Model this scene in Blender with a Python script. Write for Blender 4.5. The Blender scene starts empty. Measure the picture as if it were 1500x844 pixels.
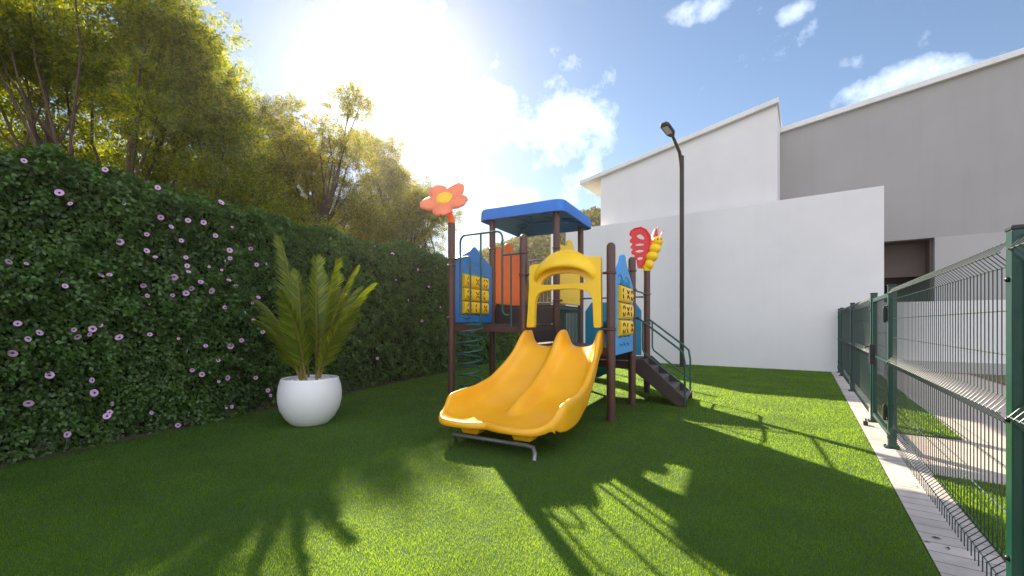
import bpy, math, random
import numpy as np
from mathutils import Vector, Matrix, noise as mnoise
from mathutils.geometry import tessellate_polygon
R = math.radians
rng = np.random.default_rng(7)
random.seed(7)
S = bpy.context.scene
COL = S.collection

# ------------------------------------------------------------------ frame of reference
# world: +Y runs along the green fence, +X runs along the white wall
YAW = R(34.75)
CR = Vector((math.cos(YAW), math.sin(YAW), 0)); CF = Vector((-math.sin(YAW), math.cos(YAW), 0))
def W(a, b, z=0.0):            # right / forward of the photographer -> world
    p = CR*a + CF*b
    return Vector((p.x, p.y, z))
def ray(px, py):
    return (CR*((px-750)/620) + CF + Vector((0, 0, (475-py)/620)))

# ------------------------------------------------------------------ camera, world, sun
cam = bpy.data.cameras.new('camera'); co = bpy.data.objects.new('camera', cam); COL.objects.link(co)
co.location = (0, 0, 1.5); co.rotation_euler = (R(90), 0, YAW)
cam.sensor_width = 36; cam.lens = 36*620/1500; cam.shift_y = 53/1500
cam.clip_start = .05; cam.clip_end = 3000
S.camera = co
S.view_settings.view_transform = 'Standard'; S.view_settings.look = 'None'
S.view_settings.exposure = 1.48; S.view_settings.gamma = 1
SUN_EL = R(29.7); SUN_DIR = Vector((-.774*math.cos(SUN_EL), .633*math.cos(SUN_EL), math.sin(SUN_EL)))
wd = bpy.data.worlds.new('World'); S.world = wd; wd.use_nodes = True
nt = wd.node_tree; nt.nodes.clear()
def nn(t, typ, **kw):
    n = t.nodes.new(typ)
    for k, v in kw.items():
        if k.startswith('i_'):
            key = k[2:]
            key = int(key) if key.isdigit() else key
            n.inputs[key].default_value = v
        else: setattr(n, k, v)
    return n
sky = nn(nt, 'ShaderNodeTexSky', sky_type='NISHITA', sun_disc=False, sun_elevation=SUN_EL,
         sun_rotation=-math.atan2(.774, .633), air_density=1.0, dust_density=.05, ozone_density=1.0, altitude=300)
tc = nn(nt, 'ShaderNodeTexCoord')
nz = nn(nt, 'ShaderNodeTexNoise', i_Scale=9.0, i_Detail=9.0, i_Roughness=.62)
nt.links.new(tc.outputs['Generated'], nz.inputs['Vector'])
clouds = [(590,120,75,52,.85),(500,165,90,40,.7),(570,185,80,38,.8),(690,165,60,38,.75),(800,195,82,52,1.05),(850,272,60,30,.8),(745,290,80,30,.6),(1020,16,40,18,.85),(1160,20,20,11,.6),
          (1315,122,80,22,.95),(1250,92,30,14,.6),(1400,110,60,20,.8),(290,20,40,20,.6),(430,100,60,30,.5)]
acc = None
for (px, py, wx, wy, amp) in clouds:
    d = ray(px, py).normalized()
    up = Vector((0,0,1)); rt = d.cross(up).normalized(); u2 = rt.cross(d).normalized()
    ln = ray(px, py).length*620
    sx, sy = wx/ln, wy/ln
    a = nn(nt, 'ShaderNodeVectorMath', operation='DOT_PRODUCT'); nt.links.new(tc.outputs['Generated'], a.inputs[0]); a.inputs[1].default_value = rt/sx
    b = nn(nt, 'ShaderNodeVectorMath', operation='DOT_PRODUCT'); nt.links.new(tc.outputs['Generated'], b.inputs[0]); b.inputs[1].default_value = u2/sy
    off = nn(nt, 'ShaderNodeMath', operation='SUBTRACT', i_1=0.0); nt.links.new(b.outputs['Value'], off.inputs[0])
    a2 = nn(nt, 'ShaderNodeMath', operation='MULTIPLY'); nt.links.new(a.outputs['Value'], a2.inputs[0]); nt.links.new(a.outputs['Value'], a2.inputs[1])
    b2 = nn(nt, 'ShaderNodeMath', operation='MULTIPLY_ADD'); nt.links.new(b.outputs['Value'], b2.inputs[0]); nt.links.new(b.outputs['Value'], b2.inputs[1]); nt.links.new(a2.outputs[0], b2.inputs[2])
    mr = nn(nt, 'ShaderNodeMapRange', i_1=0.0, i_2=2.2, i_3=amp, i_4=0.0); nt.links.new(b2.outputs[0], mr.inputs[0])
    # only the forward side
    fw = nn(nt, 'ShaderNodeVectorMath', operation='DOT_PRODUCT'); nt.links.new(tc.outputs['Generated'], fw.inputs[0]); fw.inputs[1].default_value = d
    gt = nn(nt, 'ShaderNodeMath', operation='GREATER_THAN', i_1=0.0); nt.links.new(fw.outputs['Value'], gt.inputs[0])
    ml = nn(nt, 'ShaderNodeMath', operation='MULTIPLY'); nt.links.new(mr.outputs[0], ml.inputs[0]); nt.links.new(gt.outputs[0], ml.inputs[1])
    if acc is None: acc = ml
    else:
        mx = nn(nt, 'ShaderNodeMath', operation='MAXIMUM'); nt.links.new(acc.outputs[0], mx.inputs[0]); nt.links.new(ml.outputs[0], mx.inputs[1]); acc = mx
# unseen bright cloud bank, added behind and above the camera to fill the shade
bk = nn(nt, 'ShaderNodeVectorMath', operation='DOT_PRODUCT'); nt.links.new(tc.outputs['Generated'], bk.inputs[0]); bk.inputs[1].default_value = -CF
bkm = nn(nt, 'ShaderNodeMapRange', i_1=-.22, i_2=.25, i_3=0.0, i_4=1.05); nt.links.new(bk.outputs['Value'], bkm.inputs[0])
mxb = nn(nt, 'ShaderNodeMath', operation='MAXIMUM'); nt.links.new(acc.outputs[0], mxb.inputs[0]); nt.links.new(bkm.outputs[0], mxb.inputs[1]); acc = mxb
# density = blob + (noise-.5)*k
nm = nn(nt, 'ShaderNodeMath', operation='MULTIPLY_ADD', i_1=3.6, i_2=-2.05); nt.links.new(nz.outputs['Fac'], nm.inputs[0])
sm = nn(nt, 'ShaderNodeMath', operation='ADD'); nt.links.new(acc.outputs[0], sm.inputs[0]); nt.links.new(nm.outputs[0], sm.inputs[1])
fac = nn(nt, 'ShaderNodeMapRange', i_1=.12, i_2=.95, i_3=0.0, i_4=.9); nt.links.new(sm.outputs[0], fac.inputs[0])
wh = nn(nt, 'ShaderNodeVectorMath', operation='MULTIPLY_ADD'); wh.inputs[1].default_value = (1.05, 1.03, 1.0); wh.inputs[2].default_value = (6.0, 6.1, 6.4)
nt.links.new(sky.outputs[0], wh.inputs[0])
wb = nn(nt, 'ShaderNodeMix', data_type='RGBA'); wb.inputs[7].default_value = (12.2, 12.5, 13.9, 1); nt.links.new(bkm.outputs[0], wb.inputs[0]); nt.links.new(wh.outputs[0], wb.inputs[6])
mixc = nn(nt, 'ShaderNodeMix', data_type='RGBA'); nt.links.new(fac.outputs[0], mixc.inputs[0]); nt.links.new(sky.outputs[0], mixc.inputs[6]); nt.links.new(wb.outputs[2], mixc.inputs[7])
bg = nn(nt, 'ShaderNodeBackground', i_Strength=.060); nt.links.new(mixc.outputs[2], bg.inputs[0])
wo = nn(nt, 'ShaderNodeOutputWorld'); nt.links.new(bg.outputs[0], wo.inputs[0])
sl = bpy.data.lights.new('sun', 'SUN'); sl.energy = 5.0; sl.angle = R(.55); sl.color = (1.0, .88, .68)
so = bpy.data.objects.new('sun', sl); COL.objects.link(so); so.rotation_euler = (-SUN_DIR).to_track_quat('-Z', 'Y').to_euler(); so.location = SUN_DIR*40

# ------------------------------------------------------------------ materials
def mat(name, col, rough=.6, metal=0, vary=0, vscale=3, bump=0, bscale=40, spec=.5, coat=0, vcol=None, sss=0):
    m = bpy.data.materials.new(name); m.use_nodes = True; t = m.node_tree; b = t.nodes['Principled BSDF']
    b.inputs['Base Color'].default_value = (*col, 1); b.inputs['Roughness'].default_value = rough; b.inputs['Metallic'].default_value = metal
    b.inputs['Specular IOR Level'].default_value = spec; b.inputs['Coat Weight'].default_value = coat
    tcn = nn(t, 'ShaderNodeTexCoord')
    if vary:
        n = nn(t, 'ShaderNodeTexNoise', i_Scale=vscale, i_Detail=6.0, i_Roughness=.6); t.links.new(tcn.outputs['Object'], n.inputs['Vector'])
        r = nn(t, 'ShaderNodeMapRange', i_1=.3, i_2=.7, i_3=0.0, i_4=1.0); t.links.new(n.outputs[0], r.inputs[0])
        mx = nn(t, 'ShaderNodeMix', data_type='RGBA'); c2 = vcol or tuple(c*(1-vary) for c in col)
        mx.inputs[6].default_value = (*col, 1); mx.inputs[7].default_value = (*c2, 1)
        t.links.new(r.outputs[0], mx.inputs[0]); t.links.new(mx.outputs[2], b.inputs['Base Color'])
    if bump:
        n = nn(t, 'ShaderNodeTexNoise', i_Scale=bscale, i_Detail=5.0); t.links.new(tcn.outputs['Object'], n.inputs['Vector'])
        bp = nn(t, 'ShaderNodeBump', i_Strength=bump, i_Distance=.02); t.links.new(n.outputs[0], bp.inputs['Height']); t.links.new(bp.outputs[0], b.inputs['Normal'])
    return m
def leafmat(name, c1, c2, trans=.45, tcol=None, rough=.45, c3=None, gloss=.06):
    m = bpy.data.materials.new(name); m.use_nodes = True; t = m.node_tree; t.nodes.clear()
    g = nn(t, 'ShaderNodeNewGeometry')
    cr = nn(t, 'ShaderNodeValToRGB'); e = cr.color_ramp.elements
    e[0].color = (*c1, 1); e[1].color = (*c2, 1)
    if c3: k = e.new(.5); k.color = (*c3, 1)
    t.links.new(g.outputs['Random Per Island'], cr.inputs[0])
    d = nn(t, 'ShaderNodeBsdfDiffuse'); t.links.new(cr.outputs[0], d.inputs[0])
    tr = nn(t, 'ShaderNodeBsdfTranslucent')
    tm = nn(t, 'ShaderNodeMix', data_type='RGBA', blend_type='MULTIPLY'); tm.inputs[0].default_value = 1
    t.links.new(cr.outputs[0], tm.inputs[6]); tm.inputs[7].default_value = (*(tcol or (2.2, 2.0, .6)), 1)
    t.links.new(tm.outputs[2], tr.inputs[0])
    mx = nn(t, 'ShaderNodeMixShader', i_0=trans); t.links.new(d.outputs[0], mx.inputs[1]); t.links.new(tr.outputs[0], mx.inputs[2])
    gl = nn(t, 'ShaderNodeBsdfGlossy', i_Roughness=rough); mg = nn(t, 'ShaderNodeMixShader', i_0=gloss)
    t.links.new(mx.outputs[0], mg.inputs[1]); t.links.new(gl.outputs[0], mg.inputs[2])
    o = nn(t, 'ShaderNodeOutputMaterial'); t.links.new(mg.outputs[0], o.inputs[0])
    return m
M = dict(
    wall=mat('white_plaster', (.77,.745,.735), .85, vary=.06, vscale=.8, bump=.12, bscale=90),
    wallgrey=mat('grey_plaster', (.385,.365,.355), .9, vary=.07, vscale=.6, bump=.12, bscale=90),
    walllow=mat('light_grey_plaster', (.43,.41,.40), .9, vary=.05, vscale=.8),
    fascia=mat('pale_fascia', (.78,.77,.75), .6, vary=.06, vscale=2),
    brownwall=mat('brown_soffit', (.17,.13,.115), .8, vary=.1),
    darkwall=mat('dark_opening', (.05,.035,.03), .8),
    brown=mat('brown_coated_steel', (.095,.038,.027), .42, vary=.25, vscale=6, bump=.05, bscale=60),
    brownpl=mat('dark_brown_plastic', (.05,.028,.024), .5, vary=.25, vscale=8, bump=.1, bscale=40),
    tread=mat('grey_tread', (.09,.08,.085), .5, vary=.3, vscale=10, bump=.2, bscale=80),
    yellow=mat('yellow_plastic', (.88,.44,.010), .30, vary=.16, vscale=2.5, bump=.04, bscale=25, vcol=(.82,.37,.010)),
    yellow2=mat('bright_yellow_plastic', (.92,.58,.006), .35, vary=.1, vscale=4),
    blue=mat('blue_plastic', (.012,.19,.58), .42, vary=.15, vscale=4, bump=.04, bscale=30),
    bluel=mat('sky_blue_plastic', (.05,.32,.72), .45, vary=.15, vscale=5, bump=.05, bscale=30),
    bluerf=mat('blue_roof_plastic', (.012,.17,.64), .5, vary=.15, vscale=3),
    teal=mat('teal_plastic', (.012,.22,.38), .45, vary=.15, vscale=3),
    orange=mat('orange_plastic', (.85,.17,.015), .42, vary=.12, vscale=4),
    coral=mat('coral_plastic', (.88,.22,.10), .45, vary=.15, vscale=5),
    red=mat('red_plastic', (.72,.014,.012), .35, vary=.15, vscale=6),
    pink=mat('pink_edge', (.8,.35,.35), .5),
    mark=mat('brown_mark', (.10,.035,.012), .6),
    pipe=mat('green_coated_pipe', (.012,.078,.064), .38, vary=.2, vscale=8),
    steel=mat('galvanised_steel', (.36,.36,.37), .4, metal=.7, vary=.2, vscale=12),
    green=mat('green_powder_coat', (.005,.052,.037), .32, vary=.2, vscale=4, bump=.03, bscale=60),
    wire=mat('dark_green_wire', (.018,.04,.035), .35),
    wirep=mat('bright_wire', (.10,.14,.12), .4),
    black=mat('black_plastic', (.01,.01,.012), .4),
    lamp=mat('dark_brown_paint', (.035,.022,.02), .5, vary=.2, vscale=5),
    lens=mat('lamp_lens', (.55,.50,.42), .25),
    pot=mat('white_ceramic', (.76,.75,.75), .45, vary=.04, vscale=3, bump=.05, bscale=30),
    pebble=mat('white_pebbles', (.72,.71,.72), .7, vary=.25, vscale=30),
    bark=mat('bark', (.10,.065,.045), .9, vary=.4, vscale=6, bump=.6, bscale=30),
    palmstem=mat('palm_stem', (.22,.17,.035), .6, vary=.3, vscale=12),
    hedgecore=mat('hedge_twigs', (.012,.016,.007), .95, vary=.4, vscale=4),
    soil=mat('soil', (.07,.045,.03), .95, vary=.4, vscale=9, bump=.5, bscale=40),
    dirt=mat('dry_turf', (.16,.13,.055), .95, vary=.35, vscale=6, bump=.3, bscale=60),
    concrete=mat('path_concrete', (.52,.43,.37), .85, vary=.1, vscale=2.2, bump=.1, bscale=80),
    white=mat('white_paint', (.8,.8,.8), .5),
)
M['blade'] = leafmat('grass_blades', (.036,.100,.005), (.100,.175,.009), .74, (5.4,3.9,.6), c3=(.060,.130,.006), gloss=.008)
M['hedge'] = leafmat('vine_leaves', (.028,.074,.014), (.095,.165,.030), .32, (1.8,1.8,.5), c3=(.053,.118,.020), gloss=.04)
M['hedgey'] = leafmat('young_vine_leaves', (.05,.13,.018), (.09,.18,.03), .3, (1.6,1.6,.5), gloss=.04)
M['treea'] = leafmat('feathery_leaves', (.035,.070,.008), (.17,.20,.018), .62, (4.2,3.1,.35), c3=(.075,.12,.012), gloss=.03)
M['treeb'] = leafmat('olive_leaves', (.035,.060,.012), (.14,.15,.022), .62, (4.2,3.1,.45), c3=(.07,.09,.014), gloss=.03)
M['palm'] = leafmat('palm_leaflets', (.09,.17,.016), (.24,.31,.028), .5, (2.0,1.7,.4), c3=(.16,.20,.014), rough=.45, gloss=.025)
M['petal'] = leafmat('lilac_petals', (.62,.30,.62), (.84,.58,.84), .3, (1.1,1.1,1.1), gloss=.02)
M['throat'] = leafmat('violet_throat', (.12,.02,.2), (.2,.03,.28), .2, (1,1,1), gloss=.02)
M['hilltree'] = leafmat('hillside_scrub', (.06,.08,.02), (.17,.16,.045), .4, (1.6,1.5,.6), c3=(.08,.085,.025), gloss=0.01)
def weather(m, amt=.10):
    """vertical rain streaks and patchy paint over a plaster material"""
    t = m.node_tree; b = t.nodes['Principled BSDF']; src = b.inputs['Base Color'].links[0].from_socket
    tcn = nn(t, 'ShaderNodeTexCoord'); mp = nn(t, 'ShaderNodeMapping'); mp.inputs['Scale'].default_value = (2.2,2.2,.16); t.links.new(tcn.outputs['Object'], mp.inputs[0])
    n = nn(t, 'ShaderNodeTexNoise', i_Scale=1.4, i_Detail=8.0, i_Roughness=.65); t.links.new(mp.outputs[0], n.inputs['Vector'])
    r = nn(t, 'ShaderNodeMapRange', i_1=.50, i_2=.80, i_3=0.0, i_4=amt); t.links.new(n.outputs[0], r.inputs[0])
    n2 = nn(t, 'ShaderNodeTexNoise', i_Scale=.45, i_Detail=4.0); t.links.new(tcn.outputs['Object'], n2.inputs['Vector'])
    r2_ = nn(t, 'ShaderNodeMapRange', i_1=.35, i_2=.65, i_3=0.0, i_4=amt*.7); t.links.new(n2.outputs[0], r2_.inputs[0])
    ad = nn(t, 'ShaderNodeMath', operation='ADD'); t.links.new(r.outputs[0], ad.inputs[0]); t.links.new(r2_.outputs[0], ad.inputs[1])
    mx = nn(t, 'ShaderNodeMix', data_type='RGBA'); mx.inputs[7].default_value = (.22,.20,.18,1); t.links.new(ad.outputs[0], mx.inputs[0]); t.links.new(src, mx.inputs[6]); t.links.new(mx.outputs[2], b.inputs['Base Color'])
weather(M['wall'], .05); weather(M['wallgrey'], .16); weather(M['fascia'], .15)
def patchy(m, scale=1.1, dark=.72):
    """slow change of tone across the turf"""
    t = m.node_tree; cr = [n for n in t.nodes if n.type == 'VALTORGB'][0]; outs = [l.to_socket for l in cr.outputs[0].links]
    tcn = nn(t, 'ShaderNodeTexCoord'); n = nn(t, 'ShaderNodeTexNoise', i_Scale=scale, i_Detail=5.0, i_Roughness=.6); t.links.new(tcn.outputs['Object'], n.inputs['Vector'])
    r = nn(t, 'ShaderNodeMapRange', i_1=.35, i_2=.65, i_3=dark, i_4=1.12); t.links.new(n.outputs[0], r.inputs[0])
    v = nn(t, 'ShaderNodeVectorMath', operation='SCALE'); t.links.new(cr.outputs[0], v.inputs[0]); t.links.new(r.outputs[0], v.inputs['Scale'])
    for o_ in outs: t.links.new(v.outputs[0], o_)
patchy(M['blade']); patchy(M['hedge'], 1.6, .7)
def groundmat():
    m = mat('lawn_base', (.034,.090,.005), .95, vary=.25, vscale=70, bump=.3, bscale=260)
    return m
M['lawn'] = groundmat()
# pavers: boards across the strip with joints
def paver():
    m = bpy.data.materials.new('paving_stone'); m.use_nodes = True; t = m.node_tree; b = t.nodes['Principled BSDF']; b.inputs['Roughness'].default_value = .85
    tcn = nn(t, 'ShaderNodeTexCoord'); sp = nn(t, 'ShaderNodeSeparateXYZ'); t.links.new(tcn.outputs['Object'], sp.inputs[0])
    n = nn(t, 'ShaderNodeTexNoise', i_Scale=7.0, i_Detail=7.0, i_Roughness=.7); t.links.new(tcn.outputs['Object'], n.inputs['Vector'])
    dv = nn(t, 'ShaderNodeMath', operation='DIVIDE', i_1=.155); t.links.new(sp.outputs[1], dv.inputs[0])
    fl = nn(t, 'ShaderNodeMath', operation='FLOOR'); t.links.new(dv.outputs[0], fl.inputs[0])
    wn = nn(t, 'ShaderNodeTexWhiteNoise', noise_dimensions='1D'); t.links.new(fl.outputs[0], wn.inputs['W'])
    fr = nn(t, 'ShaderNodeMath', operation='FRACT'); t.links.new(dv.outputs[0], fr.inputs[0])
    jt = nn(t, 'ShaderNodeMath', operation='LESS_THAN', i_1=.05); t.links.new(fr.outputs[0], jt.inputs[0])
    ad = nn(t, 'ShaderNodeMath', operation='MULTIPLY_ADD', i_1=.35); t.links.new(wn.outputs[0], ad.inputs[0]); 
    mm = nn(t, 'ShaderNodeMath', operation='MULTIPLY', i_1=.65); t.links.new(n.outputs[0], mm.inputs[0]); t.links.new(mm.outputs[0], ad.inputs[2])
    cr = nn(t, 'ShaderNodeValToRGB'); cr.color_ramp.elements[0].position = .2; cr.color_ramp.elements[1].position = .75
    cr.color_ramp.elements[0].color = (.30,.27,.25,1); cr.color_ramp.elements[1].color = (.58,.51,.46,1); t.links.new(ad.outputs[0], cr.inputs[0])
    mx = nn(t, 'ShaderNodeMix', data_type='RGBA'); t.links.new(jt.outputs[0], mx.inputs[0]); t.links.new(cr.outputs[0], mx.inputs[6]); mx.inputs[7].default_value = (.10,.085,.07,1)
    t.links.new(mx.outputs[2], b.inputs['Base Color'])
    return m
M['paver'] = paver()

# ------------------------------------------------------------------ object helpers
def link(name, me, parent=None, loc=None):
    o = bpy.data.objects.new(name, me); COL.objects.link(o)
    if parent is not None: o.parent = parent
    if loc is not None: o.location = loc
    return o
def thing(name, label, cat, loc=(0,0,0), rz=0, group=None):
    o = bpy.data.objects.new(name, None); COL.objects.link(o); o.location = loc; o.rotation_euler = (0,0,rz); o.empty_display_size = .2
    o['label'] = label; o['category'] = cat
    if group: o['group'] = group
    return o
def tag(o, label, cat, group=None):
    o['label'] = label; o['category'] = cat
    if group: o['group'] = group
    return o
class MB:
    def __init__(s): s.v = []; s.f = []
    def add(s, vs, fs):
        k = len(s.v); s.v += [tuple(v) for v in vs]; s.f += [tuple(i+k for i in f) for f in fs]; return s
    def box(s, c, d, rot=None):
        x, y, z = (k/2 for k in d); m = rot or Matrix.Identity(3)
        vs = [Vector(c)+m@Vector((a*x, b*y, e*z)) for a in (-1,1) for b in (-1,1) for e in (-1,1)]
        return s.add(vs, [(0,1,3,2),(4,6,7,5),(0,4,5,1),(2,3,7,6),(0,2,6,4),(1,5,7,3)])
    def tube(s, pts, r, n=10, cap=True):
        pts = [Vector(p) for p in pts]; rs = r if isinstance(r, (list, tuple)) else [r]*len(pts)
        vs = []; prev = None
        for i, p in enumerate(pts):
            t = (pts[min(i+1, len(pts)-1)]-pts[max(i-1, 0)]).normalized()
            if prev is None:
                a = Vector((0,0,1)) if abs(t.z) < .9 else Vector((1,0,0)); u = t.cross(a).normalized()
            else:
                u = (prev - t*prev.dot(t)); u = u.normalized() if u.length > 1e-6 else t.orthogonal().normalized()
            prev = u; w = t.cross(u)
            for k in range(n):
                an = 2*math.pi*k/n; vs.append(p+(u*math.cos(an)+w*math.sin(an))*rs[i])
        fs = [(i*n+k, i*n+(k+1) % n, (i+1)*n+(k+1) % n, (i+1)*n+k) for i in range(len(pts)-1) for k in range(n)]
        if cap: fs += [tuple(range(n))[::-1], tuple((len(pts)-1)*n+k for k in range(n))]
        return s.add(vs, fs)
    def lathe(s, prof, c=(0,0,0), n=32):
        vs = []; c = Vector(c)
        for (r, z) in prof:
            for k in range(n): a = 2*math.pi*k/n; vs.append(c+Vector((r*math.cos(a), r*math.sin(a), z)))
        fs = [(i*n+k, i*n+(k+1) % n, (i+1)*n+(k+1) % n, (i+1)*n+k) for i in range(len(prof)-1) for k in range(n)]
        fs += [tuple(range(n))[::-1], tuple((len(prof)-1)*n+k for k in range(n))]
        return s.add(vs, fs)
    def ell(s, c, r, nu=16, nv=10, rot=None):
        m = rot or Matrix.Identity(3); vs = []; c = Vector(c)
        for j in range(nv+1):
            th = math.pi*(j+.001)/(nv+.002)
            for i in range(nu):
                ph = 2*math.pi*i/nu; vs.append(c+m@Vector((r[0]*math.sin(th)*math.cos(ph), r[1]*math.sin(th)*math.sin(ph), r[2]*math.cos(th))))
        return s.add(vs, [(j*nu+i, (j+1)*nu+i, (j+1)*nu+(i+1) % nu, j*nu+(i+1) % nu) for j in range(nv) for i in range(nu)])
    def prism(s, pts, o, u, w, th):      # polygon pts (a,b) in plane (u,w) at o extruded along normal by th (centred)
        o, u, w = Vector(o), Vector(u), Vector(w); n = u.cross(w).normalized()
        k = len(pts); vs = [o+u*a+w*b-n*th/2 for a, b in pts]+[o+u*a+w*b+n*th/2 for a, b in pts]
        return s.add(vs, [tuple(range(k))[::-1], tuple(range(k, 2*k))]+[(i, (i+1) % k, (i+1) % k+k, i+k) for i in range(k)])
    def grid(s, rows, closed=False):
        n = len(rows[0]); vs = [p for r in rows for p in r]
        fs = [(i*n+k, i*n+k+1, (i+1)*n+k+1, (i+1)*n+k) for i in range(len(rows)-1) for k in range(n-1)]
        return s.add(vs, fs)
    def build(s, name, m, parent=None, smooth=35, bevel=0, subsurf=0, solid=0):
        me = bpy.data.meshes.new(name); me.from_pydata(s.v, [], s.f); me.update()
        import bmesh
        bm = bmesh.new(); bm.from_mesh(me); bmesh.ops.recalc_face_normals(bm, faces=bm.faces); bm.to_mesh(me); bm.free()
        if smooth:
            me.polygons.foreach_set('use_smooth', [True]*len(me.polygons)); me.set_sharp_from_angle(angle=R(smooth))
        me.materials.append(M[m] if isinstance(m, str) else m)
        o = link(name, me, parent)
        if solid: k = o.modifiers.new('solid', 'SOLIDIFY'); k.thickness = solid; k.offset = 0
        if bevel: k = o.modifiers.new('bevel', 'BEVEL'); k.width = bevel; k.segments = 3; k.limit_method = 'ANGLE'; k.angle_limit = R(40)
        if subsurf: k = o.modifiers.new('sub', 'SUBSURF'); k.levels = subsurf; k.render_levels = subsurf
        return o
def quads_mesh(name, V, mat_, parent=None, tri=False):
    """V: (n,4,3) or (n,3,3) array -> one mesh"""
    n, k, _ = V.shape
    me = bpy.data.meshes.new(name); me.vertices.add(n*k); me.vertices.foreach_set('co', V.reshape(-1).astype(np.float32))
    me.loops.add(n*k); me.loops.foreach_set('vertex_index', np.arange(n*k, dtype=np.int32))
    me.polygons.add(n); me.polygons.foreach_set('loop_start', np.arange(0, n*k, k, dtype=np.int32)); me.polygons.foreach_set('loop_total', np.full(n, k, dtype=np.int32))
    me.update(calc_edges=True); me.materials.append(M[mat_])
    return link(name, me, parent)
def unit(a): return a/np.maximum(np.linalg.norm(a, axis=-1, keepdims=True), 1e-9)
def leaves(P, D, N, L, Wd, shape=.45):
    """diamond leaves: P base, D axis, N rough normal"""
    D = unit(D); Sd = unit(np.cross(D, N)); L = L[:, None]; Wd = Wd[:, None]
    mid = P+D*L*shape; Nn = np.cross(Sd, D)
    return np.stack([P, mid+Sd*Wd*.5+Nn*Wd*.12, P+D*L, mid-Sd*Wd*.5+Nn*Wd*.12], axis=1)
def copyobj(o, parent=None):
    c = o.copy(); COL.objects.link(c); c.parent = parent; return c

# ------------------------------------------------------------------ ground and paths
def sheet(name, pts, z, m, kind='structure', thick=0):
    mb = MB(); k = len(pts)
    if thick:
        mb.add([(x, y, z) for x, y in pts]+[(x, y, z-thick) for x, y in pts], [tuple(range(k)), tuple(range(k, 2*k))[::-1]]+[(i, (i+1) % k+0, (i+1) % k+k, i+k) for i in range(k)])
    else: mb.add([(x, y, z) for x, y in pts], [tuple(range(k))])
    o = mb.build(name, m, smooth=0); o['kind'] = kind; return o
sheet('ground', [(-270,-210),(230,-210),(230,290),(-270,290)], -.06, 'dirt')
HP = Vector((-7.02,.59,0)); HD = Vector((-2.10,8.59,0)).normalized(); HN = Vector((HD.y,-HD.x,0))     # hedge foot line, outward normal (+x)
def hedge_x(y): return HP.x+(y-HP.y)*HD.x/HD.y
sheet('lawn', [(hedge_x(-4)-.3,-4),(.66,-4),(.66,16.66),(hedge_x(16.66)-.3,16.66)], 0.0, 'lawn')
sheet('soil_bed', [(hedge_x(-4)-2.2,-4),(hedge_x(-4)+.12,-4),(hedge_x(16.66)+.1,16.66),(hedge_x(16.66)-2.2,16.66)], .006, 'soil')
sheet('paved_strip', [(.664,-4),(1.03,-4),(1.03,16.66),(.664,16.66)], .004, 'paver')
sheet('footpath', [(1.03,-4),(7,-4),(7,18.4),(1.03,18.4)], -.012, 'concrete')
sheet('verge_lawn', [(1.034,-4),(1.55,-4),(1.55,5.85),(1.034,5.85)], .004, 'lawn')
sheet('verge_lawn', [(1.034,7.85),(1.68,7.85),(1.82,16.6),(1.034,16.6)], .004, 'lawn')
sheet('dry_verge', [(4.05,13.2),(7.5,11.5),(7.5,18.39),(4.05,18.39)], .004, 'dirt')

def grass(name, polyfn, n_near, seed, region):
    pass
r2 = np.random.default_rng(3)
def blades(P, h, w):
    n = len(P); a = r2.uniform(0, 2*np.pi, n); lean = r2.normal(0, .38, (n, 2))
    D = np.stack([lean[:,0], lean[:,1], np.ones(n)], 1); D = unit(D); s = np.stack([np.cos(a), np.sin(a), np.zeros(n)], 1)
    return np.stack([P-s*w[:,None]/2, P+s*w[:,None]/2, P+D*h[:,None]], axis=1)
def cam_sample(n, y0, y1, p):
    """ground points in the view wedge between distances y0..y1"""
    u = r2.uniform(0, 1, n); b = (y0**p+u*(y1**p-y0**p))**(1/p); a = r2.uniform(-1.3, 1.28, n)*b
    X = a*CR.x+b*CF.x; Y = a*CR.y+b*CF.y
    return X, Y, b
Xs, Ys, Bs = [], [], []
for n, y0, y1, p in ((1000000, 1.9, 21, .35),):
    X, Y, b = cam_sample(n, y0, y1, p); Xs.append(X); Ys.append(Y); Bs.append(b)
X, Y, B = map(np.concatenate, (Xs, Ys, Bs))
def clumps(X, Y): return .5+.5*np.sin(X*7.1+np.sin(Y*5.3)*2)*np.sin(Y*6.3+np.sin(X*4.7)*2)
hx = HP.x+(Y-HP.y)*HD.x/HD.y
edge = r2.normal(0, .008, len(X))
k = (X > hx+.02) & (X < .655+edge) & (Y < 16.62) & (Y > -4)
h = (.015+.013*r2.random(len(X)))*(.8+.35*clumps(X, Y)); w = .0019*np.maximum(1, B/2.6)**.9*(.7+.6*r2.random(len(X)))
h = h*np.clip(1.0+(B-5)*.04, 1, 1.5)
o = quads_mesh('grass', blades(np.stack([X, Y, np.zeros_like(X)], 1)[k], h[k], w[k]), 'blade', tri=True); tag(o, 'short green artificial grass covering the play lawn', 'grass'); o['kind'] = 'stuff'
k = (((X > 1.04) & (X < 1.55) & (Y < 5.85)) | ((X > 1.04) & (X < 1.68) & (Y > 7.85) & (Y < 16.5)))
o = quads_mesh('grass', blades(np.stack([X, Y, np.full_like(X, .005)], 1)[k], h[k]*1.2, w[k]*1.4), 'blade', tri=True); tag(o, 'green grass of the two verge strips beyond the wire fence', 'grass'); o['kind'] = 'stuff'

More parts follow.
